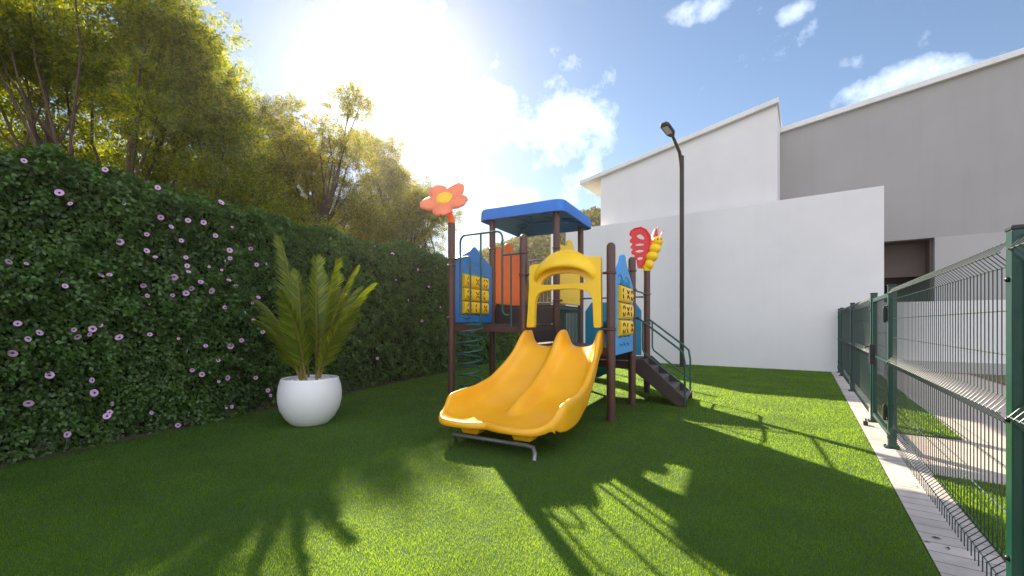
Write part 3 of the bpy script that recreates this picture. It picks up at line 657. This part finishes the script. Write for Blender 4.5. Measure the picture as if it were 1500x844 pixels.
gpost(G,-Hg,2.77,True,((2.30,W_),(1.42,W_)))
gpost(G,0,2.76,True,((2.15,N_),(1.62,E_),(2.5,S_)))
gpost(G,Hg,2.72,False,((2.15,S_),(1.52,S_)))                       # butterfly post
gpost(-G,0,3.78,False,((3.15,N_),(2.62,S_)))
gpost(0,0,3.78,False,((3.05,N_),(1.98,E_)))
gpost(0,Hg,3.78,False,((3.05,S_),(2.10,E_)))
gpost(-G,Hg,3.78,False,((3.0,S_),(3.1,E_)))
# decks: perforated platforms at four levels
def deck(x0, x1, y0, y1, z):
    mb = MB(); mb.box(((x0+x1)/2,(y0+y1)/2,z-.025),(x1-x0-.05,y1-y0-.05,.05))
    d = mb.build('deck', 'brownpl', PG, smooth=0, bevel=.006)
    mb = MB()
    for yy in (y0+.03, y1-.03): mb.box(((x0+x1)/2, yy, z-.09), (x1-x0-.12,.04,.09))
    for xx in (x0+.03, x1-.03): mb.box((xx, (y0+y1)/2, z-.09), (.04,y1-y0-.12,.09))
    mb.build('deck_frame', 'brown', d, smooth=0, bevel=.004)
deck(-G,0,-Hg,0,1.50); deck(0,G,-Hg,0,1.13); deck(0,G,0,Hg,.80); deck(-G,0,0,Hg,1.90)
mb = MB(); mb.box((-G/2,-.0,1.67),(G-.14,.03,.32)); mb.build('riser', 'brownpl', PG, smooth=0, bevel=.006)
mb = MB(); mb.box((0,-Hg/2,1.27),(.03,Hg-.14,.22)); mb.build('riser', 'brownpl', PG, smooth=0, bevel=.006)
mb = MB(); mb.box((G/2,0,.93),(G-.14,.03,.2)); mb.build('riser', 'brownpl', PG, smooth=0, bevel=.006)
mb = MB()
mb.tube([(0,.1,1.83),(0,Hg-.1,1.83)], .018, 8); mb.tube([(0,.1,.86),(0,Hg-.1,.86)], .018, 8)
for i in range(14): y = .16+i*.0925; mb.tube([(0,y,.86),(0,y,1.83)], .014, 6)
mb.build('barred_riser', 'pipe', PG)

# canopy
cn = MB()
def rrect(cx, cy, hx_, hy_, r, z, n=6):
    pts = []
    for qx, qy, a0 in ((1,1,0),(-1,1,90),(-1,-1,180),(1,-1,270)):
        for k in range(n+1):
            a = R(a0+90*k/n); pts.append((cx+qx*(hx_-r)+r*math.cos(a), cy+qy*(hy_-r)+r*math.sin(a), z))
    return pts
cx, cy = -G/2, Hg/2
levels = [(.93,3.79,.16),(.965,3.74,.16),(.99,3.75,.18),(.985,3.93,.18),(.965,3.985,.18),(.90,4.01,.2),(.55,4.07,.2),(.18,4.10,.12),(.10,4.11,.08)]
rings = [rrect(cx,cy,h_,h_,min(r_,h_*.9),z_) for h_, z_, r_ in levels]
under = [rrect(cx,cy,h_,h_,min(r_,h_*.9),z_) for h_, z_, r_ in [(.88,3.83,.14),(.80,3.90,.14),(.5,3.94,.12),(.10,3.97,.06)]]
allr = under[::-1]+rings; n_ = len(allr[0]); vs = [p for r_ in allr for p in r_]
fs = [(i*n_+k, i*n_+(k+1) % n_, (i+1)*n_+(k+1) % n_, (i+1)*n_+k) for i in range(len(allr)-1) for k in range(n_)]+[tuple(range(n_))[::-1], tuple((len(allr)-1)*n_+k for k in range(n_))]
cn.add(vs, fs); canopy = cn.build('canopy', 'bluerf', PG, smooth=40)
mb = MB()
for sx in (-1,1):
    for sy in (-1,1): mb.tube([(cx+sx*.78,cy+sy*.78,3.86),(cx+sx*.1,cy+sy*.1,3.93)], [.035,.02], 6)
for s_ in (-.42,.42): mb.box((cx+s_,cy,3.915),(.05,1.5,.04)); mb.box((cx,cy+s_,3.915),(1.5,.05,.04))
mb.build('ribs', 'bluerf', canopy)

# slide
def interp(x, pts):
    for (a, va), (b, vb) in zip(pts, pts[1:]):
        if a <= x <= b:
            t = (x-a)/(b-a); return va+(vb-va)*t
    return pts[0][1] if x < pts[0][0] else pts[-1][1]
def smooth_interp(x, pts):
    s_ = 0; wsum = 0
    for k in range(-3, 4): w_ = math.exp(-(k/2)**2); s_ += interp(x+k*.045, pts)*w_; wsum += w_
    return s_/wsum
FL = [(1.30,1.13),(1.58,1.13),(1.72,1.05),(2.1,.74),(2.5,.49),(2.9,.36),(3.3,.305),(3.75,.30),(4,.30)]
HO = [(1.30,.27),(1.60,.28),(1.70,.25),(1.85,.17),(2.3,.19),(2.9,.25),(3.2,.28),(3.45,.27),(3.60,.16),(3.72,.05),(4,.04)]
HC = [(1.30,.27),(1.60,.28),(1.70,.24),(1.85,.16),(2.2,.18),(2.6,.18),(2.9,.17),(3.08,.12),(3.20,.01),(4,.0)]
HW = [(1.30,.60),(1.7,.63),(2.3,.70),(3.0,.765),(3.45,.78),(3.7,.74),(4,.72)]
rows = []; NR = 64
for i in range(NR):
    u = 1.40+(3.80-1.40)*i/(NR-1)
    f = smooth_interp(u, FL); ho = smooth_interp(u, HO); hc = smooth_interp(u, HC); hw = smooth_interp(u, HW)
    if u > 3.62: lip = min(1,(u-3.62)/.12); f += .035*math.sin(lip*math.pi/2)
    half = [(-hw-.050, f-.10+.05*min(1,max(0,(u-3.1)/.5))), (-hw-.058, f+ho*.45), (-hw-.056, f+ho-.035), (-hw-.042, f+ho-.006), (-hw-.015, f+ho), (-hw+.012, f+ho-.02), (-hw+.03, f+ho*.65), (-hw+.065, f+ho*.25), (-hw+.13, f+ho*.04+.004), (-hw+.22, f),
            (-hw*.5, f-.008), (-.20, f), (-.13, f+hc*.10), (-.085, f+hc*.45), (-.05, f+hc*.85), (-.022, f+hc*.985)]
    prf = half+[(0, f+hc)]+[(-a, z) for a, z in half[::-1]]
    row = []
    wgt = max(0, (u-3.3)/.5)**1.5
    for a, z in prf:
        s_ = abs(a)/(hw+.05); dy = wgt*(.055*(1-((s_-.5)/.5)**2) - .20*max(0, (s_-.72)/.28)**2 - .02*(1-min(1,s_/.25)))
        row.append((.71+a-.035*(u-1.4), -(u+dy), z))
    rows.append(row)
last = rows[-1]
rows.append([(x, y-.022, max(.282, z-.018)) for x, y, z in last]); rows.append([(x, y-.026, max(.275, z-.06)) for x, y, z in last]); rows.append([(x, y-.004, max(.262, z-.09)) for x, y, z in last])
mb = MB(); mb.grid(rows); slide = mb.build('slide', 'yellow', PG, smooth=80, solid=.016, subsurf=1)
for xx in (.30, 1.02): mb = MB(); mb.prism([(-.16,.24),(.16,.24),(.11,.14),(-.11,.14)], (xx,-3.56,0), (1,0,0), (0,0,1), .18); mb.build('slide_foot', 'yellow', slide, smooth=0, bevel=.02)
mb = MB(); mb.tube([(.0,-3.50,.0),(.02,-3.58,.07),(.07,-3.66,.115),(.15,-3.68,.12),(1.1,-3.70,.12),(1.2,-3.71,.11),(1.25,-3.78,.06),(1.27,-3.84,0)], .024, 10)
mb.build('ground_bar', 'steel', slide)
mb = MB(); mb.box((.71,-1.50,1.10),(1.30,.12,.05)); mb.build('slide_lip', 'yellow', slide, smooth=0, bevel=.01)

# yellow arch over the slide
def A(px, py): # crop coordinates -> panel plane
    x = 770+px/5.275; y = 340+py/5.275
    return (1.51*(x-769)/128, 1.5+(475-y)*6.9/620)
arch = thing; 
mb = MB(); O = (0,-Hg-.02,0)
def pr(pts, th=.06, o=O): mb.prism([A(*p) for p in pts], o, (1,0,0), (0,0,1), th)
outL = [(33,730),(40,738),(85,738),(97,728),(98,650),(100,600),(104,540),(115,500),(135,470),(165,455),(230,445),(340,441),(430,445),(490,458),(520,478),(540,510),(548,550),(550,600),(552,650),(555,728),(562,738),(600,738),(610,730),
        (608,600),(606,400),(606,230),(598,212),(570,208),(540,210),(505,205),(470,185),(430,160),(385,146),(335,140),(280,148),(230,168),(185,200),(160,228),(145,236),(100,236),(68,242),(58,258),(55,400),(45,600)]
hole = [(152,402),(300,406),(430,404),(492,400),(496,385),(480,362),(440,335),(390,322),(330,318),(270,322),(215,335),(175,360),(155,385)]
# plate with hole: build via bmesh triangle fill on a curve-free path
import bmesh
def plate(name, outer, holes, o, u, w, th, m, parent, bevel=.012):
    o, u, w = Vector(o), Vector(u), Vector(w); n = u.cross(w).normalized()
    bm = bmesh.new(); allv = []; loops = [outer]+holes
    for lp_ in loops: allv += [bm.verts.new(o+u*a+w*b-n*th/2) for a, b in lp_]
    for tri in tessellate_polygon([[Vector((a, b, 0)) for a, b in lp_] for lp_ in loops]):
        try: bm.faces.new([allv[k] for k in tri])
        except ValueError: pass
    bmesh.ops.recalc_face_normals(bm, faces=bm.faces)
    bmesh.ops.dissolve_limit(bm, angle_limit=.01, verts=bm.verts, edges=bm.edges)
    r_ = bmesh.ops.extrude_face_region(bm, geom=bm.faces[:]); bmesh.ops.translate(bm, verts=[v for v in r_['geom'] if isinstance(v, bmesh.types.BMVert)], vec=n*th)
    bmesh.ops.recalc_face_normals(bm, faces=bm.faces)
    me = bpy.data.meshes.new(name); bm.to_mesh(me); bm.free(); me.materials.append(M[m])
    me.polygons.foreach_set('use_smooth', [True]*len(me.polygons)); me.set_sharp_from_angle(angle=R(35))
    ob = link(name, me, parent)
    if bevel: k = ob.modifiers.new('bevel', 'BEVEL'); k.width = bevel; k.segments = 3; k.limit_method = 'ANGLE'; k.angle_limit = R(50)
    return ob
ap = plate('slide_arch', [A(*p) for p in outL], [[A(*p) for p in hole]], O, (1,0,0), (0,0,1), .10, 'yellow2', PG, .030)
# bulging hood
rows = []
for i in range(25):
    t = i/24; an = math.pi*(1-t)
    oxp = 335+250*math.cos(an); oyp = 395-235*math.sin(an)**.8
    ixp = 335+215*math.cos(an); iyp = 392-118*math.sin(an)**.8
    row = []
    for j in range(9):
        v = j/8; x_, z_ = A(oxp+(ixp-oxp)*v, oyp+(iyp-oyp)*v); bul = .20*math.sin(an)**.7*math.sin(v*math.pi*.5)**.8
        row.append((x_, -Hg-.045-bul, z_))
    x_, z_ = A(ixp, iyp+6); row.append((x_, -Hg-.045-.17*math.sin(an)**.7, z_-.01)); x_, z_ = A(ixp, iyp-10); row.append((x_, -Hg-.04, z_+.0))
    rows.append(row)
mb = MB(); mb.grid(rows); mb.build('hood', 'yellow2', ap, smooth=60)

# side panels: outlines in (distance along, height)
def gable(w, zb, zs, zp, seed=1):
    pts = [(0.0,zb),(w,zb),(w,zs)]
    for k in range(1, 16):
        t = k/16; x = w*(1-t); z = zs+(zp-zs)*(1-abs(2*t-1))**1.0
        if abs(2*t-1) < .13: z = zp+.03*math.cos((2*t-1)/.13*math.pi/2)
        z += 0
        pts.append((x, z))
    pts.append((0,zs)); return pts
def oxo(face, x, y0, y1, z0, z1, sgn, mt):
    """3x3 turning blocks with marks, on a panel in plane x; sgn = outward side"""
    w = (y1-y0)/3; h = (z1-z0)/3
    syms = ['C','X','O','O','X','C','O','C','X']; q = 0
    for j in range(3):
        for i in range(3):
            yc = y0+w*(i+.5); zc = z1-h*(j+.5)
            mb = MB(); pts = []
            for k in range(16): a = 2*math.pi*k/16; pts.append((math.copysign(abs(math.cos(a))**.5, math.cos(a))*.095*1.0, math.copysign(abs(math.sin(a))**.5, math.sin(a))*h*.47))
            mb.add([(x+a, yc-w*.47, zc+b) for a, b in pts]+[(x+a, yc+w*.47, zc+b) for a, b in pts], [tuple(range(16)), tuple(range(16,32))[::-1]]+[(k,(k+1)%16,(k+1)%16+16,k+16) for k in range(16)])
            b_ = mb.build('turning_block', 'yellow2', face, smooth=40, bevel=.008)
            for sg in (-1, 1):
                s_ = syms[(q+(0 if sg == sgn else 4)) % 9]; mb = MB(); xx = x+sg*.0955; r_ = min(w,h)*.27
                if s_ == 'X':
                    for a in (45,-45):
                        for e in (-1,1):
                            ca, sa = math.cos(R(a)), math.sin(R(a)); p1 = (xx, yc+e*ca*r_*.25, zc+e*sa*r_*.25); p2 = (xx, yc+e*ca*r_*1.2, zc+e*sa*r_*1.2); mb.tube([p1,p2], .011, 6)
                else:
                    arcs = ((20,70),(110,160),(200,250),(290,340)) if s_ == 'O' else ((115,170),(190,245))
                    for a0, a1 in arcs: mb.tube([(xx, yc+r_*math.cos(R(a0+(a1-a0)*k/5)), zc+r_*1.1*math.sin(R(a0+(a1-a0)*k/5))) for k in range(6)], .011, 6)
                mb.build('mark', 'mark', b_)
            q += 1
    mb = MB()
    for i in range(3): mb.tube([(x, y0+w*(i+.5), z0-.05),(x, y0+w*(i+.5), z1+.05)], .012, 6)
    mb.build('axle', 'steel', face)
def embossed(face, x, y0, y1, z, sgn, rows_=1):
    mb = MB(); n = 7
    for k in range(n):
        y = y0+(y1-y0)*(k+.5)/n; mb.tube([(x, y-.03, z-.02-.02*(k%2)),(x, y-.01, z+.05),(x,y+.03,z-.03)], .010, 6)
    mb.build('embossing', 'teal', face)
def oxo_panel(x, ya, yb, zb, zs, zp, wz0, wz1, m):
    w = yb-ya; y0, y1 = .22, w-.20
    ob = plate('activity_panel', gable(w, zb, zs, zp), [[(y0,wz0),(y1,wz0),(y1,wz1),(y0,wz1)][::-1]], (x,ya,0), (0,1,0), (0,0,1), .07, m, PG, .012)
    oxo(ob, x, ya+y0+.015, ya+y1-.015, wz0+.015, wz1-.015, 1 if x > 0 else 1, m)
    for sg in (-1,1):
        embossed(ob, x+sg*.038, ya+.35, yb-.3, zs-.02, sg)
        mb = MB(); c_ = (ya+yb)/2
        mb.tube([(x+sg*.037, c_-.45+.9*k/12, wz1+.11+.05*math.sin(k*1.0)) for k in range(13)], .009, 6); mb.tube([(x+sg*.037, c_-.35+.7*k/10, wz0-.12+.03*math.sin(k*1.9)) for k in range(11)], .009, 6)
        mb.build('embossing', 'teal', ob)
oxo_panel(-G, -Hg+.08, -.08, 1.53, 2.74, 3.05, 1.68, 2.50, 'blue')
oxo_panel(G, -Hg+.08, -.08, 1.00, 2.20, 2.66, 1.28, 2.16, 'bluel')
def knob_panel(x, ya, yb, zb, zt, m):
    w = yb-ya; c_ = w/2; pts = [(0,zb),(w,zb),(w,zt-.05),(w-.04,zt)]
    pts += [(c_+.20*math.cos(a), zt+.02+.17*math.sin(a)) for a in [math.pi*k/10 for k in range(11)]]
    pts += [(.04,zt),(0,zt-.05)]
    ob = plate('barrier_panel', pts, [], (x,ya,0), (0,1,0), (0,0,1), .06, m, PG, .015)
    for sg in (-1,1):
        mb = MB()
        for y_, z_ in ((.3,.35),(.3,.75),(.62,.2),(.62,.55),(.62,.95),(.95,.4),(.95,.8)): mb.lathe([(.035,-.004),(.035,.004)], (0,0,0), 12) if False else mb.ell((x+sg*.031, ya+y_*w/1.25, zb+z_*(zt-zb)/1.2), (.008,.03,.03), 10, 6)
        mb.tube([(x+sg*.03, ya+.12, zb+.1),(x+sg*.03, ya+.12, zt-.12)], .012, 6); mb.tube([(x+sg*.03, ya+w-.12, zb+.1),(x+sg*.03, ya+w-.12, zt-.12)], .012, 6)
        mb.build('embossing', m, ob)
    return ob
knob_panel(-G, .12, Hg-.12, 1.95, 3.22, 'orange')
ykp = knob_panel(0, .14, Hg-.12, 1.93, 3.15, 'yellow2')
mb = MB(); mb.tube([(-.04, .75+.10*math.sin(k*.5), 2.2+k*.06) for k in range(12)], .022, 6); mb.build('embossing', 'yellow', ykp)
# barrier with vertical bars at the back of the canopy deck
mb = MB()
for z in (2.02, 3.08): mb.tube([(-G+.08,Hg,z),(-.08,Hg,z)], .02, 8)
for i in range(13): x = -G+.17+i*.098; mb.tube([(x,Hg,2.02),(x,Hg,3.08)], .012, 6)
mb.build('back_railing', 'steel', PG)
# front pipe arch above the spiral climber
yf = -Hg-.10; xa, xb = -1.24, -.36
def arcpts(c, r, a0, a1, n=6): return [(c[0]+r*math.cos(R(a0+(a1-a0)*k/n)), c[1]+r*math.sin(R(a0+(a1-a0)*k/n))) for k in range(n+1)]
p2 = [(xa+.14,1.60),(xa,1.64)]+[(xa,3.0)]+arcpts((xa+.12,3.0),.12,180,90)+arcpts((xb-.12,3.0),.12,90,0)+[(xb,1.80)]+arcpts((xb+.1,1.75),.1,180,270)+[(xb+.14,1.65)]
mb = MB(); mb.tube([(x, yf, z) for x, z in p2], .019, 8)
mb.tube([(xa+.22, yf, 1.60),(xa+.22,yf,2.66),(xa+.18,yf,2.72),(xa+.1,yf,2.72),(-G+.05,-Hg,2.72)], .017, 8)
mb.tube([(xa+.14, yf, 1.60),(xa+.22,yf,1.62)], .017, 8)
mb.tube([(-.80, yf, 1.45),(-.80, yf, 3.12)], .019, 8)
mb.tube([(-.05,-Hg,2.72),(xb,yf,2.70)], .019, 8)
mb.tube([(xb+.17,yf,1.45),(xb+.17,yf,2.70)], .017, 8)
mb.build('entry_rail', 'pipe', PG)
# spiral climber
mb = MB(); hx0, hy0 = -.79, -1.98; pts = []
for k in range(0, 6*20+1):
    t = k/20; pts.append((hx0+.21*math.cos(2*math.pi*t+2.4), hy0+.21*math.sin(2*math.pi*t+2.4), .42+t*.178))
mb.tube(pts, .016, 7); mb.tube([pts[-1],(-.72,-1.75,1.50),(-.75,-1.60,1.46)], .016, 7)
sp = mb.build('spiral_climber', 'pipe', PG)
mb = MB(); mb.tube([(hx0,hy0,0),(hx0,hy0,.50)], .024, 10); mb.tube([(hx0-.21,hy0,.42),(hx0+.21,hy0,.42)], .014, 6); mb.tube([(hx0,hy0,1.35),(hx0,-1.56,1.45)], .02, 8)
mb.build('centre_pole', 'pipe', sp)
# cross bars between the right hand posts
mb = MB(); mb.tube([(G,.05,2.15),(G,Hg-.05,2.15)], .018, 8); mb.build('cross_bar', 'pipe', PG)
mb = MB(); mb.tube([(.06,Hg,2.10),(G-.06,Hg,2.10)], .018, 8); mb.build('cross_bar', 'pipe', PG)
# rear: blue tube slide
bp_ = plate('tube_entry_panel', [(.12,.82),(1.39,.82),(1.39,1.8),(1.25,2.0),(.26,2.0),(.12,1.8)], [[(.755+.36*math.cos(2*math.pi*k/20), 1.24-.36*math.sin(2*math.pi*k/20)) for k in range(20)]], (0,Hg,0), (1,0,0), (0,0,1), .06, 'teal', PG, .012)
pth = [(.755,Hg-.02,1.24),(.755,Hg+.3,1.22),(.72,Hg+.65,1.10),(.58,Hg+1.0,.92),(.32,Hg+1.35,.70),(.02,Hg+1.62,.50),(-.22,Hg+1.82,.40),(-.36,Hg+1.95,.38)]
mb = MB(); mb.tube(pth, .36, 22, cap=False); mb.build('tube_slide', 'teal', bp_, solid=.02)
mb = MB()
for i in (2,4,6): mb.tube([Vector(pth[i])+(Vector(pth[i])-Vector(pth[i-1])).normalized()*-.02, Vector(pth[i])+(Vector(pth[i])-Vector(pth[i-1])).normalized()*.02], .385, 22)
mb.build('tube_flange', 'bluel', bp_)
mb = MB(); mb.tube([(.45,Hg+1.2,0),(.45,Hg+1.2,.5)], .03, 10); mb.build('tube_leg', 'steel', bp_)
# stairs
sx0, sx1 = G+.04, G+.88; sy0, sy1 = .22, 1.20
stairs = None
mb = MB()
for yy in (sy0, sy1):
    mb.prism([(sx0-.03,.84),(sx0+.12,.84),(sx1+.06,.12),(sx1+.06,.0),(sx1-.12,.0),(sx0-.03,.58)], (0,yy,0), (1,0,0), (0,0,1), .045)
mb.box(((sx0+.04),(sy0+sy1)/2,.62),(.04,sy1-sy0,.1))
stairs = mb.build('stairs', 'brownpl', PG, smooth=0, bevel=.012)
for i in range(4):
    z = .80-.16-.165*i; x = sx0+.16+i*.205
    mb = MB(); mb.box((x,(sy0+sy1)/2,z),(.235,sy1-sy0-.05,.03)); mb.box((x-.11,(sy0+sy1)/2,z+.08),(.015,sy1-sy0-.05,.14)); mb.build('tread', 'tread', stairs, smooth=0, bevel=.006)
for yy in (sy0-.03, sy1+.03):
    mb = MB()
    dz = -.72/(sx1-sx0)
    pts = [(G+.02, yy, 1.60),(G+.10, yy, 1.60)]; 
    xe = sx1-.0; pts += [(xe-.10, yy, 1.60+dz*(xe-.10-G-.10)*.92),(xe-.01, yy, 1.60+dz*(xe-.05-G-.10)*.92-.05),(xe+.02, yy, .80),(xe+.02, yy, .03)]
    if yy < .5: pts = [(G,.06,1.62)]+pts[1:]
    mb.tube(pts, .019, 8)
    pts = [(G+.16, yy, 1.55),(G+.16, yy, 1.02),(G+.19, yy, .95),(xe+.0, yy, .95+dz*(xe-G-.19)*.93)]
    mb.tube(pts, .017, 8)
    mb.build('handrail', 'pipe', stairs)

# flower on the tallest front post
FT = Vector((-G,-Hg,0))
camdir = Vector((.0,0,0))
inv = Matrix.Rotation(-R(7.0), 3, 'Z')
cR = inv@CR; cF = inv@CF
mb = MB(); mb.tube([FT+Vector((0,0,3.36)),FT+Vector((0,0,3.50)),FT+Vector((0,0,3.54))-cR*.02,FT+Vector((0,0,3.66))-cR*.06], [.062,.062,.055,.05], 16)
neck = mb.build('flower_neck', 'orange', PG)
fn = (-cF*.80-cR*.15+Vector((0,0,.55))).normalized(); fu = cR; fu = (fu-fn*fu.dot(fn)).normalized(); fv = fn.cross(fu)
# rotate so that it leans like a thrown disc
fu2 = (fu*math.cos(R(18))+fv*math.sin(R(18))); fv2 = fn.cross(fu2); fu, fv = fu2, fv2
if fv.z < 0: fv = -fv
FC = FT+Vector((0,0,3.80))-cR*.11-cF*.06
def petal(a0, mbx):
    rows = []
    for i in range(11):
        t = i/10; row = []
        rr = .10+.385*t; wd = .185*math.sin(math.pi*min(1,.18+.72*t))**.7*(1 if t < .85 else (1-(t-.85)*2.6))
        for j in range(9):
            s_ = -1+j/4; notch = -.05*(1-min(1,abs(s_)/.5))*t**6
            r_ = rr+notch-.03*s_*s_*t
            bz = .075*(1-s_*s_)**.6*(1-.25*t)*(.6+.4*math.sin(math.pi*t))+.03*t
            x_, y_ = r_, s_*wd
            c_, s2 = math.cos(a0), math.sin(a0)
            row.append(FC+fu*(x_*c_-y_*s2)+fv*(x_*s2+y_*c_)+fn*bz)
        rows.append(row)
    mbx.grid(rows)
for k in range(5):
    mb = MB(); petal(R(18+72*k+14), mb); mb.build('petal', 'coral', neck, smooth=80, solid=.05, subsurf=1)
mrot = Matrix((fu, fv, fn)).transposed()
mb = MB(); mb.ell(FC+fn*.06, (.165,.165,.07), 24, 10, mrot); o = mb.build('flower_centre', 'yellow2', neck)
mb = MB()
for k in range(40):
    a = k*2.4; r_ = .02*math.sqrt(k); mb.ell(FC+fn*(.06+.066*math.sqrt(max(0,1-(r_/.165)**2)))+fu*r_*math.cos(a)+fv*r_*math.sin(a), (.010,.010,.007), 6, 4, mrot)
mb.build('embossing', 'yellow', o)

# butterfly
BT = Vector((G,Hg,0))
def bf(a, z, d=0): return BT+cR*a+Vector((0,0,z))+cF*d
mb = MB(); lean = .42
bod = []
for a, z, ra, rz_ in ((.03,2.80,.10,.12),(.09,2.97,.135,.115),(.15,3.14,.135,.115),(.215,3.30,.12,.11)):
    ax_ = Vector((0,0,1)); rm = Matrix.Rotation(R(-20), 3, cF)
    mb.ell(bf(a,z,-.05), (ra,ra*.85,rz_), 20, 12, rm.inverted() if False else None)
mb.tube([bf(0,2.66),bf(0,2.78)], [.085,.10], 16)
body = mb.build('butterfly_body', 'yellow2', PG, smooth=60)
mb = MB(); mb.tube([bf(.24,3.38,-.05),bf(.25,3.48,-.05),bf(.23,3.58,-.05)], .011, 6); mb.tube([bf(.25,3.38,-.05),bf(.30,3.46,-.05),bf(.33,3.52,-.05)], .011, 6); mb.ell(bf(.23,3.59,-.05),(.022,.022,.022),8,6); mb.ell(bf(.33,3.53,-.05),(.022,.022,.022),8,6)
mb.build('antenna', 'pink', body)
mb = MB()
for a_ in (-.03,.04): mb.ell(bf(.215+a_,3.33,-.155),(.016,.010,.02),8,6)
mb.build('eye', 'mark', body)
def P_(px, py): return ((px-947+0)*.0150, 1.5+(475-py)*.0150)   # photo px -> butterfly plane
def crop4(x, y): return P_(890+x/5.275, 320+y/5.275)
outer = [crop4(*p) for p in [(318,250),(335,180),(322,130),(295,90),(255,68),(205,75),(172,100),(168,125),(190,145),(172,165),(172,180),(192,195),(176,210),(178,228),(196,240),(182,255),(184,272),(208,285),(205,305),(222,325),(222,345),(232,385),(262,388),(282,360),(292,320)]]
holes = [[crop4(*p) for p in q] for q in ([(222,130),(250,122),(275,145),(280,168),(255,165),(230,150)][::-1], [(215,200),(245,194),(278,200),(275,212),(240,214),(217,212)][::-1], [(215,250),(245,243),(275,248),(272,262),(240,266),(217,262)][::-1], [(228,305),(250,298),(268,304),(265,318),(245,324),(230,320)][::-1])]
wn_ = (cR*.94-cF*.34).normalized()
plate('butterfly_wing', [(a, z) for a, z in outer], holes, BT-cF*.02, tuple(wn_), (0,0,1), .07, 'red', body, .028)
mb = MB(); rp = [crop4(*p) for p in [(172,125),(180,95),(210,80),(250,76),(290,100),(315,145),(318,200),(305,260),(290,310),(272,350),(250,372)]]
mb.tube([BT-cF*.055+wn_*a+Vector((0,0,z)) for a, z in rp], .018, 6); mb.build('wing_rim', 'red', body)
# second wing folded back, seen nearly edge on
w2 = (cR*.62+cF*.95).normalized()
wl = [(.10,2.70),(.22,2.86),(.42,3.10),(.62,3.42),(.68,3.58),(.62,3.70),(.50,3.66),(.36,3.52),(.25,3.35),(.17,3.12),(.10,2.9)]
hl = [[(.40,3.42),(.50,3.55),(.57,3.56),(.50,3.38)]]
plate('butterfly_wing', wl, hl, BT+cR*.04, tuple(w2), (0,0,1), .06, 'red', body, .018)
mb = MB(); mb.tube([BT+cR*.04-cF*.02+w2*a+Vector((0,0,z)) for a, z in wl[3:9]], .018, 6); mb.build('wing_rim', 'pink', body)
